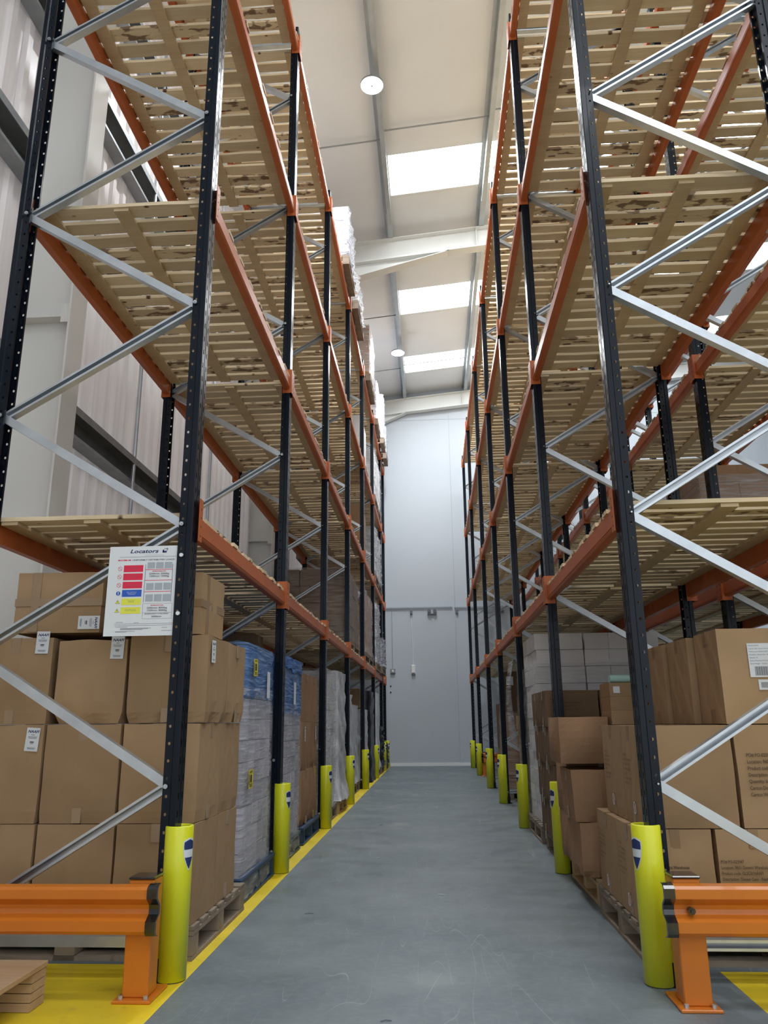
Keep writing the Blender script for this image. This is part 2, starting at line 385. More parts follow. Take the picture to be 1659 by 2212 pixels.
# portal rafters with haunches, and columns against the left wall
def i_section(mb, pts_top, pts_bot, y, w=.1, t=.014):
    nn = len(pts_top)
    V = [(x, y - .005, z) for x, z in pts_top] + [(x, y - .005, z) for x, z in pts_bot] + [(x, y + .005, z) for x, z in pts_top] + [(x, y + .005, z) for x, z in pts_bot]
    F = []
    for i in range(nn - 1):
        F += [(i, i + 1, nn + i + 1, nn + i), (2 * nn + i, 2 * nn + i + 1, 3 * nn + i + 1, 3 * nn + i)]
    mb.add(V, F)
    for pts, s_ in ((pts_top, -1), (pts_bot, 1)):
        for i in range(nn - 1):
            (xa, za), (xb, zb) = pts[i], pts[i + 1]
            mb.add([(xa, y - w, za), (xb, y - w, zb), (xb, y + w, zb), (xa, y + w, za), (xa, y - w, za + s_ * t), (xb, y - w, zb + s_ * t), (xb, y + w, zb + s_ * t), (xa, y + w, za + s_ * t)],
                   [(0, 1, 2, 3), (4, 5, 6, 7), (0, 1, 5, 4), (2, 3, 7, 6), (1, 2, 6, 5), (3, 0, 4, 7)])
for i, y in enumerate((5.03, 12.35, WALLY - .13)):
    rz_ = lambda x: roofz(x) - .2
    mb = MB()
    xs = [-2.6, .5, 6, XR]
    i_section(mb, [(x, rz_(x)) for x in xs], [(x, rz_(x) - .41) for x in xs], y)
    if y > 19:
        i_section(mb, [(-2.6, rz_(-2.6) - .41), (-.54, rz_(-.54) - .41)], [(-2.6, 8.25), (-.54, rz_(-.54) - .42)], y)
    else:
        i_section(mb, [(-2.6, rz_(-2.6) - .41), (.5, rz_(.5) - .41)], [(-2.6, 8.45), (.5, rz_(.5) - .42)], y)
    mb.box(1.0, 1.012, y - .09, y + .09, rz_(1) - .41, rz_(1)); 
    struct(mb.obj('trim_%d' % (16 + i), M['white_steel']))
    c = MB()
    c.box(-2.6, -2.585, y - .12, y + .12, 0, 9.35)
    c.box(-3.0, -2.985, y - .12, y + .12, 0, 9.35)
    c.box(-2.99, -2.59, y - .006, y + .006, 0, 9.35)
    for z in (3.95, 8.4): c.box(-2.99, -2.6, y - .1, y + .1, z, z + .015)
    c.box(-2.66, -2.6, y - .11, y - .1, 3.9, 4.05)
    struct(c.obj('trim_%d' % (20 + i), M['cream_steel' if i == 0 else 'white_steel']))
# far right wall of the hall
struct(MB().box(XR, XR + .2, YB, WALLY, 0, 11.4).obj('wall_right', M['wall']))

# fittings on the back wall
def wall_obj(name, mb, m_, label, cat, group=None): return tag(mb.obj(name, m_), label, cat, group)
W = WALLY
ct = MB()
ct.box(-1.6, .55, W - .05, W - .02, 3.86, 3.885); ct.box(.6, 3.9, W - .05, W - .02, 3.845, 3.87)
tag(ct.obj('cable_tray', M['grey_print']), 'thin grey cable tray running level across the white end wall', 'cable tray')
for k, x in enumerate((-.5, .66, 1.82)):
    tag(MB().cbox(x - .03, x + .03, W - .07, W, 3.70, 3.80, .008).obj('bracket', M['ink_soft']), 'small dark bracket under the cable tray on the end wall', 'bracket', 'brackets under the cable tray')
em = empty('emergency_light', (.03, W, 3.74))
tag(em, 'twin-headed emergency light under the cable tray on the white end wall', 'light')
MB().cbox(-.12, .12, -.07, 0, -.05, .04, .01).obj('housing', M['grey_print'], em)
for s in (-1, 1): MB().cyl((s * .07, -.11, .03), (s * .075, -.05, .035), .045, 12, r2=.03).obj('lamp_head', M['ink_soft'], em)
cb = empty('socket_box', (-.99, W, 2.28)); tag(cb, 'grey switch box on the end wall below a thin conduit', 'switch box')
MB().cbox(-.06, .06, -.06, 0, -.06, .06, .01).obj('housing', M['galv_dark'], cb)
MB().cyl((0, -.07, 0), (0, -.055, 0), .03, 10).obj('button', M['white_plastic'], cb)
MB().cyl((0, -.02, .06), (-.01, -.02, 1.6), .008, 6).obj('conduit', M['grey_print'], cb)
cp2 = empty('call_point', (-.475, W, 2.32)); tag(cp2, 'slim white detector unit on the end wall below a white conduit', 'detector')
MB().cbox(-.05, .05, -.06, 0, -.13, .1, .012).obj('housing', M['white_plastic'], cp2)
MB().box(-.04, .04, -.062, -.05, -.13, -.09).obj('indicator', M['ink_soft'], cp2)
MB().cyl((0, -.015, .1), (-.03, -.015, 1.4), .007, 6).obj('conduit', M['white_plastic'], cp2)
for z in (1.91, 1.76):
    tag(MB().cyl((-1.05, W - .012, z), (-1.05, W, z), .018, 10).obj('wall_plug', M['ink']), 'tiny black fixing plug in the end wall beside the left rack', 'fixing', 'black fixing plugs in the end wall')

# LED high-bay lights under the second purlin
def high_bay(x, y, label):
    e = empty('high_bay_light', (x, y, 9.36)); tag(e, label, 'light')
    MB().cyl((0, 0, 0), (0, 0, .03), .155, 32).obj('housing', M['galv_dark'], e)
    MB().cyl((0, 0, -.006), (0, 0, 0), .148, 32).obj('diffuser', M['led'], e)
    MB().cyl((0, 0, -.012), (0, 0, -.006), .014, 12).obj('sensor', M['grey_print'], e)
    MB().cyl((0, 0, .03), (0, 0, .1), .06, 16, r2=.03).obj('driver', M['galv_dark'], e)
    MB().cyl((0, 0, .1), (.02, 0, .2), .006, 6).obj('hook', M['galv'], e)
    l = bpy.data.lights.new('lamp_glow', 'AREA'); l.shape = 'DISK'; l.size = .3; l.energy = 160; l.color = (.93, .97, 1)
    lo = bpy.data.objects.new('lamp_glow', l); C.objects.link(lo); lo.parent = e; lo.location = (0, 0, -.03)
high_bay(-.61, 8.5, 'round glowing high-bay light hung from the purlin before the first rooflight')
high_bay(-.61, 16.35, 'small round glowing high-bay light beside the most distant rooflight')

# ---------------------------------------------------------------- racking
D0, BAY = 3.6, 2.4
LEFT_Y = [D0 + BAY * k for k in range(7)] + [19.25]
RIGHT_Y = [D0 + BAY * k for k in range(5)] + [16.2, 18.8]
H = [1.907, 3.736, 5.473, 7.298]
TOPZ = 7.62
def strip_with_holes(mb, axis_fixed, fixed, u0, u1, z0, z1, pitch, hu, hw, hh, n=6, off=0.):
    """vertical flat strip u0..u1 with an n-sided hole (half sizes hw, hh, centre hu) every pitch; P maps (u,z)"""
    P = (lambda u, z: (u, fixed, z)) if axis_fixed == 'y' else (lambda u, z: (fixed, u, z))
    z = z0; k = 0
    while z < z1 - 1e-4:
        zt = min(z + pitch, z1); zc = z + pitch / 2 + off
        if zc + hh > zt: zc = z + pitch / 2
        if zt - z < pitch * .9:
            mb.add([P(u0, z), P(u1, z), P(u1, zt), P(u0, zt)], [(0, 1, 2, 3)])
        else:
            hole = [P(hu + hw * math.cos(math.pi * 2 * i / n + math.pi / n), zc + hh * math.sin(math.pi * 2 * i / n + math.pi / n)) for i in range(n)]
            V = [P(u1, zt), P(u0, zt), P(u0, z), P(u1, z)] + hole
            # n = 6: angles 30,90,150,210,270,330
            if n == 6: F = [(0, 1, 6, 5), (0, 5, 4), (1, 2, 7, 6), (2, 8, 7), (2, 3, 8), (3, 9, 8), (3, 0, 4, 9)]
            else: F = [(0, 1, 5, 4), (1, 2, 6, 5), (2, 3, 7, 6), (3, 0, 4, 7)]
            mb.add(V, F)
        z = zt; k += 1
def upright_mesh():
    """open-backed column: perforated face at local x=0 (aisle side), flanges run to x=-.068"""
    mb = MB(); T = TOPZ
    for a, b in ((-.047, -.006), (.006, .047)):
        strip_with_holes(mb, 'x', 0, a, b, .02, T, .075, (a + b) / 2, .007, .02, n=4)
    mb.box(-.004, -.001, -.006, .006, .02, T)
    for s in (-1, 1):
        y = .05 * s
        mb.add([(0, .047 * s, .02), (-.004, y, .02), (-.004, y, T), (0, .047 * s, T)], [(0, 1, 2, 3)])
        # flange: plain front part, step, perforated rear part
        mb.add([(-.004, y, .02), (-.027, y, .02), (-.032, y - .006 * s, .02), (-.004, y, T), (-.027, y, T), (-.032, y - .006 * s, T)], [(0, 1, 4, 3), (1, 2, 5, 4)])
        strip_with_holes(mb, 'y', y - .006 * s, -.068, -.032, .02, T, .075, -.05, .006, .0075, n=6)
        mb.add([(-.068, y - .006 * s, .02), (-.068, y - .02 * s, .02), (-.068, y - .02 * s, T), (-.068, y - .006 * s, T)], [(0, 1, 2, 3)])
    return mb.mesh('upright', M['upright'])
UP = upright_mesh()
FOOT = MB().box(-.1, .03, -.06, .06, 0, .006).box(-.075, .004, -.056, -.052, .006, .09).box(-.075, .004, .052, .056, .006, .09).mesh('foot_plate', M['upright'])
def brace_mesh(z0, z1, x0, x1, side):
    """galvanised C channel between two bolts, ends inside the columns"""
    mb = MB(); a = Vector((x0, 0, z0)); b = Vector((x1, 0, z1)); d = (b - a).normalized(); nrm = Vector((-d.z, 0, d.x)); L = (b - a).length
    hw = .021; dep = .022; t = .003; s = side
    lp = .011
    prof = [(-hw, -dep * s), (-hw, dep * s), (-hw + lp, dep * s), (-hw + lp, (dep - t) * s), (-hw + t, (dep - t) * s), (-hw + t, (-dep + t) * s),
            (hw - t, (-dep + t) * s), (hw - t, (dep - t) * s), (hw - lp, (dep - t) * s), (hw - lp, dep * s), (hw, dep * s), (hw, -dep * s)]
    V = []
    for P_ in (a - d * .012, b + d * .012):
        for u, w in prof: V.append(P_ + nrm * u + Vector((0, w, 0)))
    n8 = len(prof)
    mb.add(V, [(i, (i + 1) % n8, n8 + (i + 1) % n8, n8 + i) for i in range(n8)])
    for P_ in (a, b):
        mb.cyl(P_ + Vector((0, -.062, 0)), P_ + Vector((0, .062, 0)), .0045, 6)
        mb.cyl(P_ + Vector((0, -.058, 0)), P_ + Vector((0, -.05, 0)), .011, 6, smooth=False)
    return mb.mesh('brace', M['galv'])
SPAN = 1.02
def frame_proto():
    """upright frame: local x=0 is the aisle column centre plane, rear column at x=-SPAN (left rack)"""
    e = empty('upright_frame', (0, 0, 0))
    a = link('upright', UP, e, (.034, 0, 0)); b = link('upright', UP, e, (-SPAN - .034, 0, 0)); b.rotation_euler[2] = math.pi
    link('foot_plate', FOOT, e, (.034, 0, 0)); c = link('foot_plate', FOOT, e, (-SPAN - .034, 0, 0)); c.rotation_euler[2] = math.pi
    fz = [.775 + 1.205 * k for k in range(6)]; rz2 = [.175 + 1.203 * k for k in range(7)]
    F0, R0 = -.018, -SPAN + .018
    for k in range(6):
        link('brace', brace_mesh(rz2[k], fz[k], R0, F0, -1), e)
        if rz2[k + 1] < TOPZ: link('brace', brace_mesh(rz2[k + 1], fz[k], R0, F0, 1), e)
    link('brace', brace_mesh(.145, .145, R0, F0, 1), e); link('brace', brace_mesh(7.46, 7.46, R0, F0, 1), e)
    return e
ORD = ['first', 'second', 'third', 'fourth', 'fifth', 'sixth', 'seventh', 'eighth']
RACKS = {
    'L': dict(x=-1.178, ys=LEFT_Y, dir=1, nm='left rack', rear=-1.178 - SPAN),
    'R': dict(x=.933, ys=RIGHT_Y, dir=-1, nm='right-hand rack', rear=.933 + SPAN + .02),
    'B': dict(x=2.262, ys=RIGHT_Y, dir=-1, nm='outer right rack', rear=2.262 + SPAN + .02),
}
fp = frame_proto(); first = True
for key, rk in RACKS.items():
    for i, y in enumerate(rk['ys']):
        lab = 'tall navy-black upright frame with galvanised braces, %s along the %s' % (ORD[i], rk['nm'])
        o = fp if first else dup(fp); first = False
        o.location = (rk['x'], y, 0); o.rotation_euler[2] = 0 if rk['dir'] == 1 else math.pi
        tag(o, lab, 'rack frame', 'upright frames of the %s' % rk['nm'])
# beams
def beam_mesh(L):
    """box beam with a pressed step, local y 0..L, outer face x=+.0, body behind"""
    mb = MB()
    mb.extrude([(0, .038), (.0, .13), (-.012, .135), (-.05, .135), (-.05, .03), (-.008, .03)], .003, L - .003, 'y')
    mb.extrude([(.003, .046), (.003, .058), (0, .058), (0, .046)], .003, L - .003, 'y')
    return mb.mesh('beam', M['orange'])
def conn_mesh(sgn):
    """beam-end connector: plate wrapping the column face and the beam end"""
    mb = MB(); y0, y1 = (-.046, .006) if sgn > 0 else (-.006, .046)
    mb.box(.014, .018, y0, y1, 0, .215)                 # on the column face
    yb = (0, .004) if sgn > 0 else (-.004, 0)
    mb.box(-.06, .018, *yb, 0, .215)
    mb.cur = 1
    for z in (.03, .075, .12, .165):
        mb.cyl((.0185, (y0 + y1) / 2, z), (.0165, (y0 + y1) / 2, z), .006, 6)
        mb.cyl((-.03, yb[0] - .001, z), (-.03, yb[1] + .001, z), .006, 6)
    return mb.mesh('connector', [M['orange'], M['ink']])
CN = {1: conn_mesh(1), -1: conn_mesh(-1)}
def slats_mesh(L, seed):
    rg = random.Random(seed); mb = MB(); n = max(3, round((L - .1) / .1375) + 1); pit = (L - .1) / (n - 1)
    for i in range(n):
        y0 = i * pit + rg.uniform(-.004, .004); w = .1 + rg.uniform(-.006, .004); sk = rg.uniform(-.004, .004)
        x0, x1 = -1.04 + rg.uniform(-.01, .01), .028 + rg.uniform(-.01, .012)
        z0 = rg.uniform(-.001, .001)
        seg = 7; V = []
        for j in range(seg + 1):
            t = j / seg; x = x0 + (x1 - x0) * t; ww = rg.uniform(-.0035, .0035) * (j not in (0, seg)); w2 = rg.uniform(-.0035, .0035)
            V += [(x, y0 + sk * t + ww, z0), (x, y0 + w + sk * t + w2, z0), (x, y0 + w + sk * t + w2, z0 + .021), (x, y0 + sk * t + ww, z0 + .021)]
        F = [(0, 1, 2, 3), (seg * 4 + 3, seg * 4 + 2, seg * 4 + 1, seg * 4)]
        for j in range(seg):
            for q in range(4):
                a, b = j * 4 + q, j * 4 + (q + 1) % 4
                F.append((a, b, b + 4, a + 4))
        mb.add(V, F)
    return mb.mesh('slats', M['slat'])
def bearer_mesh(L): return MB().box(0, .085, .01, L - .01, -.019, -.0005).mesh('bearer', M['bearer'])
cache = {}
def get(kind, L, fn):
    k = (kind, round(L, 3))
    if k not in cache: cache[k] = fn(L)
    return cache[k]
LV = ['lowest', 'second', 'third', 'top']
for key, rk in RACKS.items():
    ys = rk['ys']; d = rk['dir']
    for b in range(len(ys) - 1):
        y0, y1 = ys[b] + .05, ys[b + 1] - .05; L = y1 - y0
        for l, h in enumerate(H):
            if key == 'R' and l == 0 and b == 3 and False: continue
            for side in (0, 1):
                out = rk['x'] + .034 * d if side == 0 else rk['rear'] - .034 * d
                flip = (side == 0) == (d == 1)
                o = link('beam', get('beam', L, beam_mesh), None, (out, y0 if flip else y1, h))
                if not flip: o.rotation_euler[2] = math.pi
                link('connector', CN[1], o, (0, 0, 0)); link('connector', CN[-1], o, (0, L, 0))
                tag(o, 'orange %s beam, %s level, %s bay of the %s' % (('aisle-side', 'rear')[side], LV[l], ORD[b], rk['nm']), 'rack beam', 'orange beams of the %s' % rk['nm'])
            # the deck
            o = link('slatted_deck', get('slats%d' % ((b * 3 + l) % 4), L, lambda L_, q=(b * 3 + l) % 4: slats_mesh(L_, q)), None, (rk['x'] + (0 if d == 1 else .0), y0, h + .1365))
            if d == -1: o.rotation_euler[2] = math.pi; o.location[1] = y1
            for x in (-.12, -.56, -.99): link('bearer', get('bearer', L, bearer_mesh), o, (x, 0, 0))
            tag(o, 'pine slatted shelf deck, %s level, %s bay of the %s' % (LV[l], ORD[b], rk['nm']), 'shelf deck', 'pine slat decks of the %s' % rk['nm'])

# column protectors
def protector_proto(side):
    e = empty('column_protector')
    mb = MB(); ro, ri, n = .062, .052, 30; a0, a1 = math.radians(-152), math.radians(152)
    V = []
    for i in range(n + 1):
        a = a0 + (a1 - a0) * i / n
        for r_, z in ((ro, .004), (ro, .606), (ro - .003, .61), (ri + .002, .61), (ri, .606), (ri, .004)): V.append((r_ * math.cos(a), r_ * math.sin(a), z))
    F = [];
    for i in range(n):
        for q in range(6): F.append((i * 6 + q, i * 6 + (q + 1) % 6, i * 6 + 6 + (q + 1) % 6, i * 6 + 6 + q))
    F += [tuple(range(6)), tuple(n * 6 + q for q in range(6))]
    mb.add(V, F, True); mb.obj('shell', M['yellow'], e)
    MB().cyl((0, 0, 0), (0, 0, .004), .06, 24).obj('base_ring', M['ink'], e)
    # shield sticker, bent round the shell; faces the aisle
    def patch(name, mtl, pts, rad, parent):
        mb = MB(); V = []; rows = len(pts)
        for (z, w) in pts:
            for j in range(9):
                u = (j / 8 * 2 - 1) * w; a = (AC + u / ro); V.append((rad * math.cos(a), rad * math.sin(a), z))
        mb.add(V, [(r * 9 + j, r * 9 + j + 1, r * 9 + 10 + j, r * 9 + 9 + j) for r in range(rows - 1) for j in range(8)], True)
        return mb.obj(name, mtl, parent)
    AC = -.42 * side
    s1 = patch('shield_sticker', M['paper'], [(.43, .002), (.45, .013), (.475, .024), (.50, .03), (.535, .032), (.55, .031), (.557, .016), (.562, .001)], ro + .001, e)
    patch('emblem', M['navy'], [(.515, .027), (.53, .028), (.545, .027), (.551, .014), (.555, .001)], ro + .0018, s1)
    patch('emblem', M['navy'], [(.437, .001), (.452, .01), (.475, .02), (.483, .023)], ro + .0018, s1)
    return e
pl = protector_proto(1); pr_ = protector_proto(-1)
for key, ppr, cx in (('L', pl, -1.135), ('R', pr_, .893)):
    rk = RACKS[key]
    for i, y in enumerate(rk['ys']):
        o = ppr if i == 0 else dup(ppr)
        o.location = (cx, y - .012, 0); o.rotation_euler[2] = 0 if key == 'L' else math.pi
        tag(o, 'yellow tube column protector at the foot of the %s frame of the %s' % (ORD[i], rk['nm']), 'column protector', 'yellow protectors of the %s' % rk['nm'])

# ---------------------------------------------------------------- guard rails
def guard_rail(x0, x1, cx, yf, label, ends, bolt_x, post_x=None, zo=0.):
    e = empty('guard_rail', (cx, yf, 0)); tag(e, label, 'guard rail')
    prof = []
    # W shape from bottom to top, front side then back side: (y,z)
    fr = [(.012, .250), (-.012, .255), (-.022, .268), (-.022, .305), (.012, .325), (.016, .342), (.012, .358), (-.022, .385), (-.022, .418), (-.012, .428), (.012, .433)]
    bk = [(y + .007, z) for y, z in reversed(fr)]
    MB().extrude([(y, z + zo) for y, z in fr + bk], x0 - cx, x1 - cx, 'x').obj('rail', M['orange_rail'], e)
    for xe in ends:
        cfr = [(y - .004, z + (z - .341) * .04 + zo) for y, z in fr]; cbk = [(y + .016, z) for y, z in reversed(cfr)]
        MB().extrude(cfr + cbk, xe - cx - .018, xe - cx + .022, 'x').obj('end_cap', M['black_plastic'], e)
    for xb in bolt_x:
        MB().cyl((xb - cx, -.012, .341 + zo), (xb - cx, .015, .341 + zo), .013, 10).cyl((xb - cx, -.02, .341 + zo), (xb - cx, -.01, .341 + zo), .007, 8).obj('rail_bolt', M['black_plastic'], e)
    for px_ in (post_x or [cx]):
        q = px_ - cx
        MB().cbox(q - .052, q + .052, .026, .13, .01, .447 + zo, .006).obj('post', M['orange_rail'], e)
        MB().cbox(q - .054, q + .054, .022, .134, .447 + zo, .457 + zo, .004).obj('post_cap', M['black_plastic'], e)
        bp = MB().cbox(q - .076, q + .076, -.01, .2, 0, .012, .003).obj('base_plate', M['orange_rail'], e)
        for bx in (-.05, .05):
            MB().cyl((q + bx, .012, .012), (q + bx, .012, .024), .009, 6, smooth=False).obj('anchor_bolt', M['galv'], bp)
    return e
guard_rail(-5.2, -1.125, -1.195, 3.3, 'orange W-profile guard rail across the end of the left rack', [-1.135], [], [-1.195, -3.2, -5.1], -.012)
guard_rail(.862, 5.2, .955, 3.27, 'orange W-profile guard rail across the end of the facing rack right of the aisle', [.872], [.955], [.955, 3.0, 5.1], 0)
guard_rail(.93, 1.95, .99, 15.9, 'small distant orange guard rail guarding the empty far bays', [.935], [], None, .0)

# ---------------------------------------------------------------- pallets
def pallet_proto(name, m_, sx=1.2, sy=1.0, h=.145):
    """local origin = front-aisle corner at floor; extends to -x (into the rack) and +y"""
    e = empty(name)
    t = MB(); n = 7
    for i in range(n):
        y = (sy - .1) * i / (n - 1); t.cbox(-sx, 0, y, y + .1, h - .02, h, .002)
    t.obj('top_deck', m_, e)
    s = MB()
    for x in (-.1, -sx / 2 - .05, -sx): s.box(x, x + .1, .0, sy, h - .04, h - .0205)
    s.obj('stringer_boards', m_, e)
    for x in (-.1, -sx / 2 - .05, -sx):
        for y in (0, sy / 2 - .05, sy - .1):
            MB().cbox(x + .002, x + .098, y + .002, y + .098, .019, h - .041, .002).obj('block', m_, e)
    b = MB()
    for x in (-.1, -sx / 2 - .05, -sx): b.box(x, x + .1, 0, sy, 0, .0185)
    for y in (0, sy - .1): b.box(-sx + .1, -.1, y, y + .1, 0, .0185)
    b.obj('bottom_deck', m_, e)
    return e
def plastic_pallet_proto(m_):
    e = empty('plastic_pallet'); sx, sy, h = 1.2, 1.0, .15
    t = MB(); t.cbox(-sx, 0, 0, sy, h - .03, h, .006)
    t.obj('top_deck', m_, e)
    for x in (-.13, -sx / 2 - .065, -sx):
        for y in (0, sy / 2 - .07, sy - .14):
            f = MB(); f.cyl((x + .065, y + .07, .02), (x + .065, y + .07, h - .03), .055, 10, r2=.065); f.box(x + .0, x + .13, y + .06, y + .08, .02, h - .03); f.obj('foot', m_, e)
    b = MB()
    for x in (-.13, -sx / 2 - .065, -sx): b.cbox(x, x + .13, 0, sy, 0, .02, .005)
    b.obj('runners', m_, e)
    return e
PAL = {}
def pallet(kind, x, y, flip, label, group='loaded pallets', z=0., sy=1.):
    if kind not in PAL:
        o = plastic_pallet_proto(M[kind]) if 'plastic' in kind else pallet_proto('wooden_pallet', M[kind])
        PAL[kind] = o
    else: o = dup(PAL[kind])
    o.location = (x, y + (1.0 * sy if flip else 0), z); o.rotation_euler[2] = math.pi if flip else 0
    o.scale = (1, sy, 1)
    return tag(o, label, 'pallet', group)

# ---------------------------------------------------------------- cartons
def carton_mesh(w, d, h, seed, bulge=.006, crush=0., m_='card', n=7, skew=0.):
    """closed carton w(x) d(y) h(z), origin at centre of base; walls bulge a little, flap seam on top, lower edge may be crushed"""
    rg = random.Random(seed); mb = MB(); hx, hy = w / 2, d / 2
    ph = [rg.uniform(0, 6.28) for _ in range(8)]; bl = [rg.uniform(.3, 1) * bulge * rg.choice((1, 1, -.5)) for _ in range(4)]
    def P(u, v, z01):     # u,v in -1..1 on the boundary or inside
        z = z01 * h; k = math.sin(math.pi * min(1, max(0, z01)))
        ox = oy = 0
        if abs(u) == 1: ox = (bl[0] if u > 0 else bl[1]) * math.cos(v * 1.57) * k * u + .0015 * math.sin(9 * v + 7 * z01 + ph[0]) * k
        if abs(v) == 1: oy = (bl[2] if v > 0 else bl[3]) * math.cos(u * 1.57) * k * v + .0015 * math.sin(8 * u + 6 * z01 + ph[1]) * k
        c = crush * max(0, 1 - z01 / .16) ** 1.2
        sx = 1 - (c * (.6 + .4 * math.sin(5 * v + ph[2]))) ; sy = 1 - (c * (.6 + .4 * math.sin(5 * u + ph[3])))
        zz = z + (c * h * .12 * math.sin(6 * u + 4 * v + ph[4]) if 0 < z01 < 1 else 0)
        if z01 > .92: zz += crush * .06 * h * math.sin(4 * u + 3 * v + ph[5])
        return ((hx * u * sx + ox) + skew * z01, hy * v * sy + oy, max(0, zz))
    ring = []
    for i in range(n): ring.append((-1 + 2 * i / n, -1))
    for i in range(n): ring.append((1, -1 + 2 * i / n))
    for i in range(n): ring.append((1 - 2 * i / n, 1))
    for i in range(n): ring.append((-1, 1 - 2 * i / n))
    m = len(ring); V = []; rows = [0, .06, .12, .25, .4, .55, .7, .85, .95, 1]
    for z in rows: V += [P(u, v, z) for u, v in ring]
    F = [(r * m + i, r * m + (i + 1) % m, (r + 1) * m + (i + 1) % m, (r + 1) * m + i) for r in range(len(rows) - 1) for i in range(m)]
    mb.add(V, F)
    # top: two flap halves with a sunken seam along x; bottom: one face
    s = .003
    T = len(rows) - 1
    def topring(vv): return [P(-1 + 2 * i / n, vv, 1) for i in range(n + 1)]
    f0, f1 = topring(-1), topring(1); c0 = [(p[0], -s, h - .0) for p in f0]; c1 = [(p[0], s, h) for p in f1]; cc = [(p[0], 0, h - .006) for p in f0]
    rowsT = [f0, c0, cc, c1, f1]
    V = [p for r in rowsT for p in r]; q = n + 1
    mb.add(V, [(r * q + i, r * q + i + 1, (r + 1) * q + i + 1, (r + 1) * q + i) for r in range(4) for i in range(n)])
    mb.add([P(u, v, 0) for u, v in ((-1, -1), (1, -1), (1, 1), (-1, 1))], [(3, 2, 1, 0)])
    return mb.mesh('carton', M[m_])
seed_ = [100]
def carton(x0, x1, y0, y1, z0, z1, label, m_='card', bulge=.006, crush=0., rz=0., tape='side', group=None, name='cardboard_box', gap=.004, skew=0., tm='tape'):
    """carton occupying the given box; tape: strips over the top seam and down the ends"""
    seed_[0] += 1; w, d, h = x1 - x0 - gap, y1 - y0 - gap, z1 - z0 - .001
    o = link(name, carton_mesh(w, d, h, seed_[0], bulge, crush, m_, skew=skew), None, ((x0 + x1) / 2, (y0 + y1) / 2, z0 + .0005), rz)
    tag(o, label, 'box', group)
    if tape:
        e = .0012 + bulge * .2
        def strip(*bxs):
            t = MB()
            for q_ in bxs: t.box(*q_)
            t.obj('packing_tape', M[tm], o)
        if 'side' in tape:      # seam along x: ends at +-x sides
            ends = [tuple(sorted((s_ * (w / 2 + .0004), s_ * (w / 2 + e + .001)))) for s_ in (-1, 1)]
            strip((-w / 2, w / 2, -.022, .022, h + .0004, h + .0012), *[(a_, b_, -.022, .022, h - .07, h + .001) for a_, b_ in ends])
            for a_, b_ in ends: strip((a_, b_, -.022, .022, .002, .07))
        if 'front' in tape:
            ends = [tuple(sorted((s_ * (d / 2 + .0004), s_ * (d / 2 + e + .001)))) for s_ in (-1, 1)]
            strip((-.022, .022, -d / 2, d / 2, h + .0004, h + .0012), *[(-.022, .022, a_, b_, h - .08, h + .001) for a_, b_ in ends])
            for a_, b_ in ends[:1]: strip((-.022, .022, a_, b_, .002, .07))
        if 'h' in tape:        # a horizontal strip round the middle
            zz = h * .5
            strip((-w / 2 - e, w / 2 + e, -d / 2 - e - .001, -d / 2 - .0004, zz - .02, zz + .02), (w / 2 + .0004, w / 2 + e + .001, -d / 2, d / 2, zz - .02, zz + .02))
            strip((-w / 2 + w * .18, -w / 2 + w * .18 + .045, -d / 2 - e - .0015, -d / 2 - .0004, 0.005, h))
            strip((w / 2 + .0004, w / 2 + e + .0015, -d / 2 + d * .2, -d / 2 + d * .2 + .04, 0.005, h))
    return o, w, d, h
def bars(mb, x0, z0, z1, widths, y, horiz=False):
    x = x0
    for i, w_ in enumerate(widths):
        if i % 2 == 0: mb.box(x, x + w_, y - .0006, y, z0, z1)
        x += w_
def naafi_label(box, lx, lz, w=.068, h=.112, roty=0., face='front', dd=0.):
    """white address label on the front (-y) or aisle (+x) face; lx,lz local centre"""
    b, W_, D_, H_ = box
    s_ = MB().box(-w / 2, w / 2, -.0012, 0, -h / 2, h / 2).obj('paper_label', M['paper'], b)
    s_['label'] = 'white paper label printed NAAFI'
    if face == 'front': s_.location = (lx, -D_ / 2 - .007 - dd, lz); s_.rotation_euler = (0, roty, 0)
    else: s_.location = (W_ / 2 + .007 + dd, lx, lz); s_.rotation_euler = (0, roty, math.pi / 2)
    text('NAAFI', .018, M['navy'], s_, (0, -.0014, h / 2 - .024), sx=1.1, shear=.3, bold=.0006, align='CENTER')
    mb = MB()
    for z, ww in ((.022, .018), (.012, .045), (.006, .04), (-.012, .02), (-.02, .016), (-.040, .042), (-.045, .036)): mb.box(-ww / 2, ww / 2, -.0016, -.0013, z - .001, z + .0015)
    mb.box(-.01, .01, -.0016, -.0013, -.016, -.009)
    mb.obj('small_print', M['ink_soft'], s_)

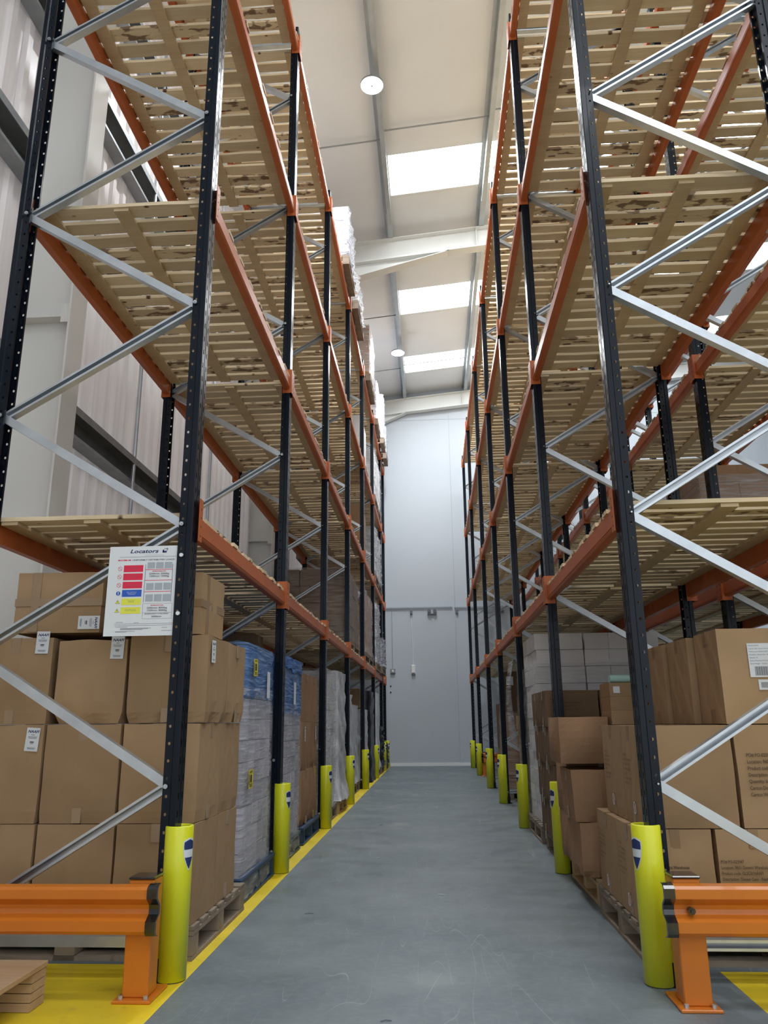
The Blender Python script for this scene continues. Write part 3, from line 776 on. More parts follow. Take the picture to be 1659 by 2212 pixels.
# ------- first pallet of the left rack
pallet('pallet', -1.125, 3.845, False, 'grey weathered wooden pallet under the NAAFI boxes of the left rack')
xs = [(-2.31, -1.925), (-1.915, -1.535), (-1.525, -1.14)]
rowsy = [(3.85, 4.24), (4.25, 4.64)]
tn = ['bottom', 'second', 'third']; cn = ['outer', 'middle', 'aisle-end']
zs = [(.147, .583), (.585, 1.045), (1.048, 1.475)]
for t in range(3):
    for c in range(3):
        for r_ in range(2):
            x0, x1 = xs[c]; y0, y1 = rowsy[r_]
            if c == 2: x1 += (0, .0, .02)[t] * 1
            z0, z1 = zs[t]; dy = 0
            if t == 2 and c == 1: x0 += .02; z1 -= .015
            lab = 'plain brown cardboard box, %s tier, %s %s of the left rack\'s first pallet' % (tn[t], cn[c], ('front corner' if c != 1 else 'front') if r_ == 0 else 'rear')
            bx = carton(x0, x1, y0 + dy, y1, z0, z1, lab, crush=(.0, .05, .14)[t] if not (t == 2 and c == 0) else .02, bulge=.01 if t < 2 else .016, tape='side' if (c + t + r_) % 2 else 'front', rz=R_.uniform(-.012, .012), tm='tape_clear')
            if r_ == 0 and t == 2:
                lx = {0: 2.117 - 1.98 , 1: 1.725 - 1.595, 2: .16}[c]
                if c == 2: naafi_label(bx, -.12, .35, face='side', roty=-.03)
                else: naafi_label(bx, lx, (1.45 if c == 0 else 1.418) - z0, roty=.02)
            if r_ == 0 and t == 1 and c == 0: naafi_label(bx, 2.117 - 1.978, .975 - z0, roty=.06)
bx = carton(-2.16, -1.705, 3.86, 4.3, 1.5, 1.815, 'long brown box with a sideways NAAFI label, topmost beside the load sign', crush=.02, bulge=.012, rz=.03, tape='h', tm='tape_clear')
s_ = bx; naafi_label(bx, .17, .05, roty=math.pi / 2)
carton(-1.60, -1.165, 3.86, 4.26, 1.482, 1.80, 'taped brown box topmost behind the load sign and first upright', bulge=.012, tape='h', rz=-.02)
bb = carton(-2.05, -1.75, 4.45, 4.8, 1.482, 1.86, 'brown box with a barcode peeping out behind the topmost sideways box', bulge=.006, tape='side')
mb = MB(); bars(mb, -.05, .32, .36, [.004, .003] * 12, -.186 + .005); mb.obj('barcode', M['ink'], bb[0])

# ------- wrapped loads
def film_shell(x0, x1, y0, y1, z0, z1, m_, label, group=None, amp=.012, seed=0, skirt=0., top=True, cat='stretch film', name='stretch_film', parent=None, taper=0.):
    rg = random.Random(seed); mb = MB(); n = 12; rings = max(8, int((z1 - z0) / .07)); V = []
    ring = [(-1 + 2 * i / n, -1) for i in range(n)] + [(1, -1 + 2 * i / n) for i in range(n)] + [(1 - 2 * i / n, 1) for i in range(n)] + [(-1, 1 - 2 * i / n) for i in range(n)]
    hx, hy = (x1 - x0) / 2, (y1 - y0) / 2; m = len(ring); ph = [rg.uniform(0, 6) for _ in range(6)]
    for k in range(rings + 1):
        t = k / rings; z = z0 + (z1 - z0) * t
        for i, (u, v) in enumerate(ring):
            cr = 1 - .02 * (abs(u) > .95 and abs(v) > .95)
            a = amp * (.5 * math.sin(9 * t * 3 + i * .7 + ph[0]) + .5 * math.sin(17 * t + i * 1.9 + ph[1]) + rg.uniform(-.5, .5))
            fl = skirt * max(0, 1 - t / .12)
            tp = 1 - taper * t
            x = hx * u * cr * tp + (a + fl) * u * (abs(u) == 1); y_ = hy * v * cr * tp + (a + fl) * v * (abs(v) == 1)
            V.append((x, y_, z + (rg.uniform(-.02, .02) if k == 0 else 0)))
    F = [(r * m + i, r * m + (i + 1) % m, (r + 1) * m + (i + 1) % m, (r + 1) * m + i) for r in range(rings) for i in range(m)]
    mb.add(V, F, True)
    if top:
        # folded-over lip on top
        o0 = rings * m; V2 = V[o0:o0 + m]; V3 = [(x * .86, y_ * .86, z1 + rg.uniform(.0, .02)) for x, y_, z in V2]
        mb.add(V2 + V3, [(i, (i + 1) % m, m + (i + 1) % m, m + i) for i in range(m)], True)
        if top == 'full': mb.add(V3 + [(0, 0, z1 + .015)], [(i, (i + 1) % m, m) for i in range(m)], True)
    o = mb.obj(name, m_, parent, ((x0 + x1) / 2, (y0 + y1) / 2, 0))
    if parent is None: tag(o, label, cat, group)
    return o
def stack(x0, x1, y0, y1, z0, z1, nx, ny, nz, m_, label, group, flip=False, jit=.004, name='carton', bulge=.003, face='all'):
    """outer cartons of a palletised load (front and aisle faces, plus top); one shared mesh"""
    w, d, h = (x1 - x0) / nx, (y1 - y0) / ny, (z1 - z0) / nz
    ms = [carton_mesh(w - .006, d - .006, h - .004, seed_[0] + q, bulge, 0, m_, n=2) for q in range(2)]; seed_[0] += 2
    for k in range(nz):
        for i in range(nx):
            for j in range(ny):
                aisle = (i == 0) if flip else (i == nx - 1)
                if face == 'aisle' and not aisle: continue
                if not (aisle or j == 0): continue
                o = link({'carton_lilac': 'wrapped_carton', 'carton_bluegrey': 'wrapped_carton', 'carton_white': 'white_carton'}.get(m_, name), ms[(i + j + k) % 2], None, (x0 + w * (i + .5) + R_.uniform(-jit, jit), y0 + d * (j + .5) + R_.uniform(-jit, jit), z0 + h * k + .0005))  # lilac and blue-grey ones are film-wrapped cartons too
                tag(o, label, 'carton', group)
# blue-topped wrapped load, first bay
pallet('navy_plastic', -1.16, 4.9, False, 'dark blue plastic pallet under the tall wrapped load, first bay of the left rack')
stack(-2.3, -1.19, 4.93, 5.76, .152, 1.2, 4, 5, 8, 'carton_lilac', 'small lilac-grey carton inside the tall wrapped load before the second upright', 'lilac cartons in the first wrapped load', face='aisle')
stack(-2.3, -1.19, 4.93, 5.76, 1.202, 1.53, 4, 5, 2, 'carton_bluegrey', 'blue-grey carton near the top of the tall wrapped load before the second upright', 'blue cartons in the first wrapped load', face='aisle')
film_shell(-2.31, -1.172, 4.91, 5.78, .03, 1.27, M['film'], 'clear streaky film round the tall load before the second upright', seed=1, skirt=.012, top=False, amp=.005)
film_shell(-2.31, -1.172, 4.91, 5.78, 1.2, 1.545, M['film_blue'], 'blue film round the top of the tall load before the second upright', seed=2, amp=.005)
def yellow_note(parent_loc, lab, w=.11, h=.11):
    e = MB().box(-.001, 0, -w / 2, w / 2, -h / 2, h / 2).obj('warning_label', M['yellow_label'], None, parent_loc); tag(e, lab, 'label')
    mb = MB()
    mb.box(0, .0008, -.02, .02, -.02, .025); mb.obj('barcode', M['ink'], e)
    m2 = MB()
    for z in (.04, .047, -.03, -.037, -.044): m2.box(0, .0008, -.035, .035, z - .002, z + .001)
    m2.box(0, .0008, -.052, -.04, -.03, .03)
    m2.obj('small_print', M['ink'], e)
    e.rotation_euler = (.05, 0, 0)
yellow_note((-1.155, 5.08, 1.395), 'yellow label with black print high on the blue-topped wrapped load')
yellow_note((-1.155, 5.04, .705), 'yellow label with black print low on the blue-topped wrapped load')
for k, (y, z, lb) in enumerate(((5.48, 1.3, 'white paper slip under the blue film of the first wrapped load'), (6.55, 1.28, 'white paper slip on the second blue-topped load'))):
    tag(MB().box(0, .001, -.045, .045, -.09, .09).obj('paper_slip', M['paper'], None, (-1.153, y, z)), lb, 'label')
# second bay
pallet('teal_plastic', -1.17, 6.12, False, 'dark green plastic pallet under the second blue-topped load', sy=.95)
stack(-2.3, -1.19, 6.14, 7.02, .152, 1.15, 4, 5, 8, 'carton_lilac', 'small lilac-grey carton in the wrapped load just past the second upright', 'lilac cartons in the second wrapped load', face='aisle')
stack(-2.3, -1.19, 6.14, 7.02, 1.152, 1.5, 4, 5, 2, 'carton_bluegrey', 'blue-grey carton high in the wrapped load just past the second upright', 'blue cartons in the second wrapped load', face='aisle')
film_shell(-2.31, -1.172, 6.12, 7.04, .03, 1.2, M['film'], 'clear streaky film round the load just past the second upright', seed=3, skirt=.012, top=False, amp=.005)
film_shell(-2.31, -1.172, 6.12, 7.04, 1.12, 1.5, M['film_blue'], 'pale blue film on the load just past the second upright', seed=4, top=False, amp=.005)
film_shell(-2.31, -1.168, 6.11, 7.05, 1.46, 1.565, M['blue_top'], 'bright blue plastic sheet capping the load just past the second upright', seed=5, top='full', cat='plastic sheet', name='plastic_sheet', amp=.01)
tag(carton(-2.1, -1.6, 6.9, 7.3, 1.58, 1.83, 'brown box poking up behind the bright blue sheet', m_='card_dark')[0], 'brown box poking up behind the bright blue sheet', 'box')
pallet('navy_plastic', -1.17, 7.22, False, 'blue plastic pallet under the bulging brown boxes before the third upright', sy=.98)
for t, (z0, z1) in enumerate(((.152, .62), (.622, 1.05), (1.052, 1.49))):
    for c, (y0, y1) in enumerate(((7.25, 7.7), (7.71, 8.17))):
        bx = carton(-1.75, -1.2, y0, y1, z0, z1, 'reddish brown box, %s tier, %s of the stack before the third upright' % (('bulging bottom', 'middle', 'upper')[t], ('near side', 'far side')[c]), m_='card_pink', bulge=(.05, .01, .008)[t], crush=(.1, .06, .0)[t], tape='side')
        if t == 1: naafi_label(bx, -.1 if c == 0 else .1, .32, w=.05, h=.13, face='side')
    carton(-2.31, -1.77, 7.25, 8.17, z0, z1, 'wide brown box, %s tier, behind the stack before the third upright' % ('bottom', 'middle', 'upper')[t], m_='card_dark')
# third bay and beyond: wrapped goods
def wrapped(x0, x1, y0, y1, z1, kind, where, ncart=(3, 3, 5), cm='carton_white', fm='film', pk='pallet', amp=.02, zb=0., flip=False, skirt=.03, taper=0., front=True, pall=True, face='all', ftop=None):
    """pallet + cartons + film; flip for racks right of the aisle"""
    if pall: pallet(pk, (x0 - .01) if flip else (x1 + .01), y0, flip, 'wooden pallet under the %s' % where, z=zb, sy=(y1 - y0) / 1.0)
    base = zb + (.147 if pall else .001)
    stack(x0 + .03, x1 - .03, y0 + .03, y1 - .03, base, z1 - .03, *ncart, cm, '%s inside the %s' % (kind, where), 'cartons inside the ' + where, flip=flip, jit=.008, face=face)
    film_shell(x0, x1, y0, y1, zb + .155, ftop or z1, M[fm], 'cloudy film round the %s' % where, seed=seed_[0], amp=amp, skirt=skirt, taper=taper)
wrapped(-2.3, -1.16, 8.6, 9.5, 1.62, 'white carton', 'pale load just past the third upright', (3, 3, 7), 'carton_white', 'film', amp=.012, face='aisle')
# goods bundled completely in opaque crinkled wrap: one soft body
def bundle(x0, x1, y0, y1, z0, z1, m_, label, amp=.014, pk='pallet', plab=None, flip=False, skirt=.02, taper=.03, zb=0.):
    if pk: pallet(pk, (x0 - .01) if flip else (x1 + .01), y0, flip, plab, z=zb, sy=(y1 - y0))
    return film_shell(x0, x1, y0, y1, z0, z1, M[m_], label, amp=amp, seed=seed_[0] + int(y0 * 7), skirt=skirt, top='full', taper=taper, cat='wrapped goods', name='wrapped_goods')
bundle(-2.3, -1.15, 9.62, 10.5, .14, 1.66, 'grey_wrap', 'tall grey crinkled bundle before the fourth upright of the left rack', plab='fresh wooden pallet under the grey crinkled bundle', pk='pallet_new', skirt=.05)
bundle(-2.3, -1.2, 11.0, 11.95, .14, 1.44, 'grey_wrap', 'pale crinkled bundle just past the fourth upright of the left rack', plab='wooden pallet under the bundle past the fourth upright', pk='pallet_new')
carton(-2.3, -1.7, 10.75, 11.6, 1.47, 1.8, 'brown box lying on the pale bundle past the fourth upright', m_='card_dark')
bundle(-2.3, -1.22, 12.05, 12.95, .14, 1.3, 'white_sack', 'white bundle before the fifth upright of the left rack', plab='wooden pallet under the white bundle before the fifth upright')
bundle(-2.3, -1.17, 13.4, 14.3, .14, 1.25, 'white_sack', 'white bundle just past the fifth upright of the left rack', plab='wooden pallet under the bundle past the fifth upright')
carton(-2.2, -1.25, 13.45, 14.3, 1.28, 1.6, 'brown box on the white bundle past the fifth upright', m_='card')
bundle(-2.3, -1.14, 14.5, 15.4, .0, 1.6, 'black_wrap', 'tall black-wrapped load before the sixth upright of the left rack', pk=None, amp=.015)
bundle(-2.3, -1.13, 15.8, 16.75, .14, 1.62, 'grey_wrap', 'grey bundle just past the sixth upright of the left rack', plab='wooden pallet under the bundle past the sixth upright')
bundle(-2.3, -1.12, 16.85, 17.8, .14, .95, 'black_wrap', 'low black crinkled bundle before the seventh upright of the left rack', plab='wooden pallet under the low black bundle', amp=.05)
bundle(-2.3, -1.1, 18.2, 19.0, .14, .6, 'black_wrap', 'low dark bundle in the last short bay by the end wall', plab='wooden pallet at the end wall', amp=.05)

# ------- loads on the shelves of the left rack
S = [h + .157 for h in H]
def shelf_boxes(x0, x1, y0, y1, lv, ht, nx, ny, nz, m_, what, fm=None, amp=.012, pk='pallet', face='aisle'):
    zb = S[lv]
    if pk: pallet(pk, x1 + .01, y0, False, 'pallet under the %s' % what, 'pallets up on the left rack', z=zb, sy=(y1 - y0))
    b = zb + (.147 if pk else 0)
    stack(x0 + .02, x1 - .02, y0 + .02, y1 - .02, b, b + ht, nx, ny, nz, m_, 'carton in the %s' % what, 'cartons of the ' + what, jit=.008, face=face)
    if fm: film_shell(x0, x1, y0, y1, zb + .155, b + ht + .02, M[fm], 'film round the %s' % what, seed=seed_[0], amp=amp, skirt=.02)
shelf_boxes(-2.25, -1.2, 10.95, 12.9, 0, 1.0, 3, 4, 4, 'card_dark', 'dark brown load, lowest shelf, fourth bay', 'film_thin', face='all')
shelf_boxes(-2.25, -1.16, 13.35, 15.4, 0, 1.1, 3, 4, 4, 'card_pink', 'brown load, lowest shelf, fifth bay', 'film')
shelf_boxes(-2.25, -1.12, 15.8, 16.8, 0, 1.2, 3, 3, 4, 'carton_white', 'pale load, lowest shelf, sixth bay', 'film_heavy', .03)
shelf_boxes(-2.25, -1.08, 16.95, 17.9, 0, .6, 3, 3, 3, 'carton_bluegrey', 'low load, lowest shelf, sixth bay', 'film_heavy', .05)
shelf_boxes(-2.25, -1.2, 13.4, 14.5, 1, .85, 2, 2, 2, 'card_pink', 'brown load, second shelf, fifth bay', face='all')
shelf_boxes(-2.25, -1.14, 15.8, 17.8, 1, 1.0, 3, 4, 3, 'carton_white', 'pale load, second shelf, sixth bay', 'film_heavy', .03)
shelf_boxes(-2.25, -1.18, 13.4, 14.5, 2, .85, 2, 2, 2, 'carton_white', 'pale load, third shelf, fifth bay', face='all')
shelf_boxes(-2.25, -1.14, 15.8, 17.8, 2, 1.05, 3, 4, 3, 'carton_white', 'pale load, third shelf, sixth bay', 'film', .03)
shelf_boxes(-2.15, -1.06, 9.75, 10.65, 3, .8, 2, 3, 4, 'carton_lilac', 'film-wrapped pale load, top shelf, third bay', 'film_heavy', .03, face='all')
shelf_boxes(-2.15, -1.05, 11.0, 12.1, 3, .5, 2, 3, 3, 'card_pink', 'film-wrapped load, top shelf, fourth bay', 'film_heavy', .04)
shelf_boxes(-2.15, -1.06, 13.7, 14.9, 3, 1.05, 2, 3, 4, 'card_pink', 'wrapped brown load, top shelf, fifth bay', 'film', .02, face='all')
shelf_boxes(-2.15, -1.08, 16.0, 16.9, 3, .9, 2, 3, 3, 'carton_lilac', 'grey load, top shelf, sixth bay', 'film')
shelf_boxes(-2.15, -1.02, 17.2, 17.9, 3, 1.1, 2, 2, 4, 'carton_white', 'white load, top shelf, sixth bay', 'film_heavy')
shelf_boxes(-2.15, -1.02, 18.3, 18.95, 3, .7, 2, 2, 3, 'carton_white', 'white load, top shelf, last bay', 'film_heavy')

# ---------------------------------------------------------------- right rack floor loads
pallet('pallet', .905, 3.82, True, 'grey wooden pallet under the printed boxes right of the aisle')
PRINT = 'PO# PO-025947\nLocation: 9601 Generic Warehouse\nProduct code: GLSC01NAAFI\nDescription: Glasses Case - Naafi\nQuantity: 60\nCarton Dimensions: 47x33x44CM\nCarton Weight:   9.8 KGS'
def front_print(box, lx, lz, size=.0195, sx=.8, body=PRINT):
    b, W_, D_, H_ = box
    text(body, size, M['ink_box'], b, (lx, -D_ / 2 - .0075, lz), sx=sx, line=1.28, bold=.0003)
def side_print(box, ly, lz, size=.017, sx=.62, qr=False):
    """print on the aisle (-x) face of a box right of the aisle"""
    b, W_, D_, H_ = box
    text(PRINT, size, M['ink_box'], b, (-W_ / 2 - .0085, ly, lz), rot=(math.pi / 2, 0, -math.pi / 2), sx=sx, line=1.3)
    f = MB(); y0, z0 = ly - .17, lz - .26
    for a, c, d, e in ((0, .035, 0, .005), (0, .035, .05, .055), (0, .005, 0, .055), (.03, .035, 0, .055)): f.box(-W_ / 2 - .0092, -W_ / 2 - .008, y0 + a, y0 + c, z0 + d, z0 + e)
    f.obj('white_frame_mark', M['paper'], b)
# tier 1
for i, (x0, x1) in enumerate(((.915, 1.247), (1.262, 1.597), (1.61, 1.94))):
    for j, (y0, y1) in enumerate(((3.84, 4.28), (4.29, 4.76))):
        bx = carton(x0, x1, y0, y1, .148, .555, 'printed brown box, bottom tier, %s %s of the pallet right of the aisle' % (('aisle', 'middle', 'inner')[i], ('front', 'rear')[j]), tape='front' if i else 'side front', bulge=.006)
        if j == 0: front_print(bx, -.165 if i == 0 else -.158, .265, .0185, .8)
        if i == 0: side_print(bx, .17, .30)
# tier 2
for i, (x0, x1) in enumerate(((.95, 1.385), (1.398, 1.87), (1.88, 2.2))):
    for j, (y0, y1) in enumerate(((3.845, 4.16), (4.17, 4.62))):
        bx = carton(x0, x1, y0, y1, .558, 1.012, 'printed brown box, second tier, %s %s of the pallet right of the aisle' % (('aisle', 'middle', 'inner')[i], ('front', 'rear')[j]), tape='side', bulge=.008, crush=.015)
        if j == 0 and i: front_print(bx, -.19, .31, .0225, .8)
        if i == 0: side_print(bx, (.11, .16)[j], .31, .017, .55)
# tier 3
bx = carton(1.375, 1.85, 3.845, 4.18, 1.016, 1.462, 'big brown box with a white barcode label, topmost front right of the aisle', tape='side', bulge=.006)
lb = MB().box(-.07, .07, -.001, 0, -.08, .08).obj('paper_label', M['paper'], bx[0], (-.03, -bx[2] / 2 - .006, .293)); lb['label'] = 'white printed shipping label with a barcode'
text('PO# PO-025945\nLocation: 9601 Generic Warehouse\nProduct code: GLSC01NAAFI\nDescription: Glasses Case - Naafi\nQuantity:  60\nCarton Dimensions:47x33x44CM\nCarton Weight:    9.8 KGS', .0088, M['ink_soft'], lb, (-.064, -.0014, .066), sx=.82, line=1.62)
mb = MB(); bars(mb, -.045, -.072, -.03, [.002, .0015, .001, .002, .003, .0012] * 9, -.0012); mb.obj('barcode', M['ink_soft'], lb)
l2 = MB().box(-.032, .032, -.001, 0, -.024, .024).obj('barcode_sticker', M['paper'], bx[0], (-.035, -bx[2] / 2 - .006, .178))
mb = MB(); bars(mb, -.02, -.014, .012, [.0018, .0013, .001, .0018] * 6, -.0012); mb.obj('barcode', M['ink_soft'], l2)
carton(1.335, 1.81, 4.2, 4.52, 1.016, 1.455, 'brown box on edge, topmost middle row of the pallet right of the aisle', tape='side', bulge=.006, rz=.03)
carton(1.30, 1.78, 4.54, 4.84, 1.016, 1.45, 'brown box on edge, topmost rear row of the pallet right of the aisle', tape='side', bulge=.006, rz=.05)
carton(1.88, 2.24, 3.86, 4.3, 1.016, 1.44, 'brown box at the inner end of the top tier, right of the aisle', tape='side', bulge=.006)
# crumpled stack
pallet('pallet_new', .93, 4.92, True, 'fresh wooden pallet under the crumpled boxes before the second upright right of the aisle', sy=.95)
carton(.85, 1.07, 4.96, 5.4, .15, .45, 'crumpled brown box, bottom near corner of the sagging stack', m_='card_pink', crush=.16, bulge=.02, tape=None, skew=.0)
carton(.87, 1.08, 5.41, 5.85, .15, .45, 'crumpled brown box, bottom far corner of the sagging stack', m_='card_pink', crush=.12, bulge=.02, tape=None)
carton(.83, 1.07, 4.98, 5.4, .452, .75, 'crumpled brown box, second tier near corner of the sagging stack', m_='card_pink', crush=.05, bulge=.03, tape='side', skew=-.01)
carton(.865, 1.08, 5.41, 5.86, .452, .78, 'crumpled brown box, second tier far corner of the sagging stack', m_='card_pink', crush=.05, bulge=.03, tape=None)
carton(.765, 1.07, 4.97, 5.42, .785, 1.06, 'smooth bulging brown box atop the sagging stack', m_='card_pink', crush=.03, bulge=.05, tape=None)
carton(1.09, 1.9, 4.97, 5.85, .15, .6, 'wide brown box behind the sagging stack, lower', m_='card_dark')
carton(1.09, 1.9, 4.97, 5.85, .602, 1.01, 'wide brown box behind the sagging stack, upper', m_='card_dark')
for k in range(3):
    bx = carton(1.092, 1.42, 4.97, 5.25, 1.012 + k * .084, 1.012 + (k + 1) * .084, 'flat brown carton, %s of three under the mint roll' % ('lowest', 'middle', 'topmost')[k], tape=None, bulge=.003, m_='card')
    if k == 2: MB().box(-.02, .02, -.001, 0, -.02, .02).obj('paper_label', M['paper'], bx[0], (-.12, -bx[2] / 2 - .004, .04))
tag(MB().cyl((1.11, 5.02, 1.29), (1.6, 5.06, 1.29), .024, 14).cyl((1.12, 5.08, 1.29), (1.58, 5.1, 1.29), .024, 14).obj('foam_roll', M['mint']), 'pale mint roll lying on the three flat cartons', 'foam roll')
# dark printed boxes, second bay
pallet('pallet', .93, 6.15, True, 'wooden pallet under the dark printed boxes past the second upright right of the aisle', sy=.95)
for t, (z0, z1) in enumerate(((.15, .43), (.432, .71), (.712, .99), (.992, 1.265))):
    for c, (x0, x1) in enumerate(((.90 - .01 * t, 1.27), (1.28, 1.65), (1.66, 2.0))):
        for j, (y0, y1) in enumerate(((6.18, 6.62), (6.63, 7.07))):
            if j and c: continue
            bx = carton(x0, x1, y0, y1, z0, z1, 'dark printed brown box, %s tier, %s %s of stack past the second upright' % (('bottom', 'second', 'third', 'top')[t], ('aisle', 'middle', 'inner')[c], ('front', 'rear')[j]), m_='card_dark', tape='side', bulge=.008, crush=.02, group=None)
            if c < 2 and j == 0 and t == 3: front_print(bx, -.17, .2, .02, .8)
            if c == 0: side_print(bx, .14, .22, .014, .5)
# white carton load with torn film
wrapped(.93, 2.12, 7.3, 8.28, 1.86, 'white carton', 'high white load before the third upright right of the aisle', (5, 3, 11), 'carton_white', 'film_thin', amp=.006, flip=True, skirt=.01, ftop=1.55)
# third bay right: torn hanging film and small boxes
def hanging_film(x, y, z0, z1, w, m_, label, seed):
    rg = random.Random(seed); mb = MB(); V = []; n, r = 10, 14
    for k in range(r + 1):
        for i in range(n + 1):
            t = k / r; u = i / n
            V.append((x + .03 * math.sin(u * 9 + t * 3 + seed) * (.4 + t) + rg.uniform(-.003, .003) - .05 * math.sin(t * 3.1), y + w * (u - .5) * (1 - .35 * t) + .04 * math.sin(t * 7), z1 - (z1 - z0) * t))
    mb.add(V, [(k * (n + 1) + i, k * (n + 1) + i + 1, (k + 1) * (n + 1) + i + 1, (k + 1) * (n + 1) + i) for k in range(r) for i in range(n)], True)
    tag(mb.obj('torn_film', M[m_]), label, 'stretch film')
hanging_film(.90, 8.95, .75, 1.70, .5, 'film', 'torn cloudy film hanging over the aisle past the third upright', 3)
pallet('pallet', .98, 8.75, True, 'wooden pallet under the small brown boxes past the third upright right of the aisle', sy=.95)
stack(1.0, 2.1, 8.78, 9.68, .15, 1.1, 4, 4, 6, 'card', 'small brown carton in the stack past the third upright right of the aisle', 'small brown cartons past the third upright', flip=True, jit=.012)
stack(1.02, 2.1, 8.8, 9.7, 1.102, 1.55, 3, 3, 2, 'card_dark', 'dark carton topping the stack past the third upright right of the aisle', 'dark cartons past the third upright', flip=True, jit=.012)
# fourth bay right
pallet('pallet', .97, 11.2, True, 'wooden pallet under the brown load past the fourth upright right of the aisle')
stack(1.0, 2.1, 11.25, 12.15, .15, 1.15, 3, 3, 6, 'card_pink', 'brown carton in the strapped load past the fourth upright', 'cartons of the load past the fourth upright', flip=True, jit=.01)
film_shell(.985, 2.12, 11.23, 12.17, .1, 1.16, M['film_thin'], 'thin film round the load past the fourth upright', seed=44, amp=.01)
bx = carton(1.0, 1.75, 11.3, 12.1, 1.17, 1.72, 'dark upright box with a paper label on top of the load past the fourth upright', m_='card_dark')
MB().box(-.05, .05, -.001, 0, -.06, .06).obj('paper_label', M['paper'], bx[0], (-.28, -bx[2] / 2 - .008, .42))
carton(1.02, 1.8, 12.35, 13.0, .0, .62, 'lower brown box before the fifth upright right of the aisle', m_='card_pink')
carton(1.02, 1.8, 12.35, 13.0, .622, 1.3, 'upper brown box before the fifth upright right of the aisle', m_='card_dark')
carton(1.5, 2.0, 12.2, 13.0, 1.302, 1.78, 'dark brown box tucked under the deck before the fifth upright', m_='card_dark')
# back-to-back rack: wrapped cartons on the lowest deck, and boxes on the floor
zb = S[0]
pallet('pallet', 2.28, 6.35, True, 'wooden pallet on the lowest deck of the back-to-back rack', 'loaded pallets', z=zb)
stack(2.3, 3.3, 6.4, 7.3, zb + .147, zb + 1.07, 3, 3, 6, 'card_pink', 'brown carton in the wrapped load on the back-to-back rack', 'wrapped brown cartons on the back-to-back rack', flip=True)
film_shell(2.285, 3.315, 6.385, 7.32, zb + .1, zb + .98, M['film'], 'clear film round the brown load on the back-to-back rack', seed=61, amp=.012)
for k, (x, z) in enumerate(((2.42, .5), (2.95, .52))):
    tag(MB().box(-.09, .09, -.001, 0, -.035, .035).obj('paper_label', M['paper'], None, (x, 6.37, zb + z)), 'white address label on the wrapped load of the back-to-back rack, %s' % ('aisle end', 'inner end')[k], 'label')
for k in range(3):
    carton(2.35 + k * .5, 2.83 + k * .5, 6.3, 6.9, .0, 1.5 + .08 * k, 'tall brown box on the floor of the back-to-back rack, %s of three' % ('aisle end', 'middle', 'innermost')[k], m_='card_dark')

# ---------------------------------------------------------------- load sign on the first upright
sg = MB().box(0, .338, -.002, .001, 0, .432).obj('load_sign', M['paper'], None, (-1.547, 3.566, 1.444))
tag(sg, 'white rack load notice fixed beside the first upright above the boxes', 'sign')
Y0 = -.0024
sx_, sz_ = .338 / 1005, .432 / 1345      # sign pixels to metres
def q(px_, pz): return (px_ * sx_, (1345 - pz) * sz_)
text('Locators', 38 * sz_ * 2.1, M['navy'], sg, (q(295, 100)[0], Y0, q(330, 104)[1]), sx=1.52, shear=.25, bold=.0006, name='heading_text')
def rect(mb, x0, z0, x1, z1, y=Y0):
    a, b = q(x0, z0), q(x1, z1); mb.box(a[0], b[0], y - .0004, y, b[1], a[1])
mb = MB(); rect(mb, 775, 78, 835, 105); rect(mb, 775, 60, 795, 105); mb.obj('logo_mark', M['navy'], sg)
mb = MB(); rect(mb, 795, 38, 850, 52); rect(mb, 832, 38, 850, 80); mb.obj('logo_mark', M['grey_print'], sg)
text('RACKING & MEZZANINES', 15 * sz_ * 1.4, M['grey_print'], sg, (q(520, 0)[0], Y0, q(0, 148)[1]), sx=1.2)
text('MAXIMUM', 24 * sz_ * 1.35, M['red'], sg, (q(130, 0)[0], Y0, q(0, 222)[1]), sx=1.3, bold=.0003, name='title_text')
text('UNIFORMLY DISTRIBUTED LOADS', 24 * sz_ * 1.35, M['ink_soft'], sg, (q(340, 0)[0], Y0, q(0, 222)[1]), sx=1.3, bold=.0003, name='title_text')
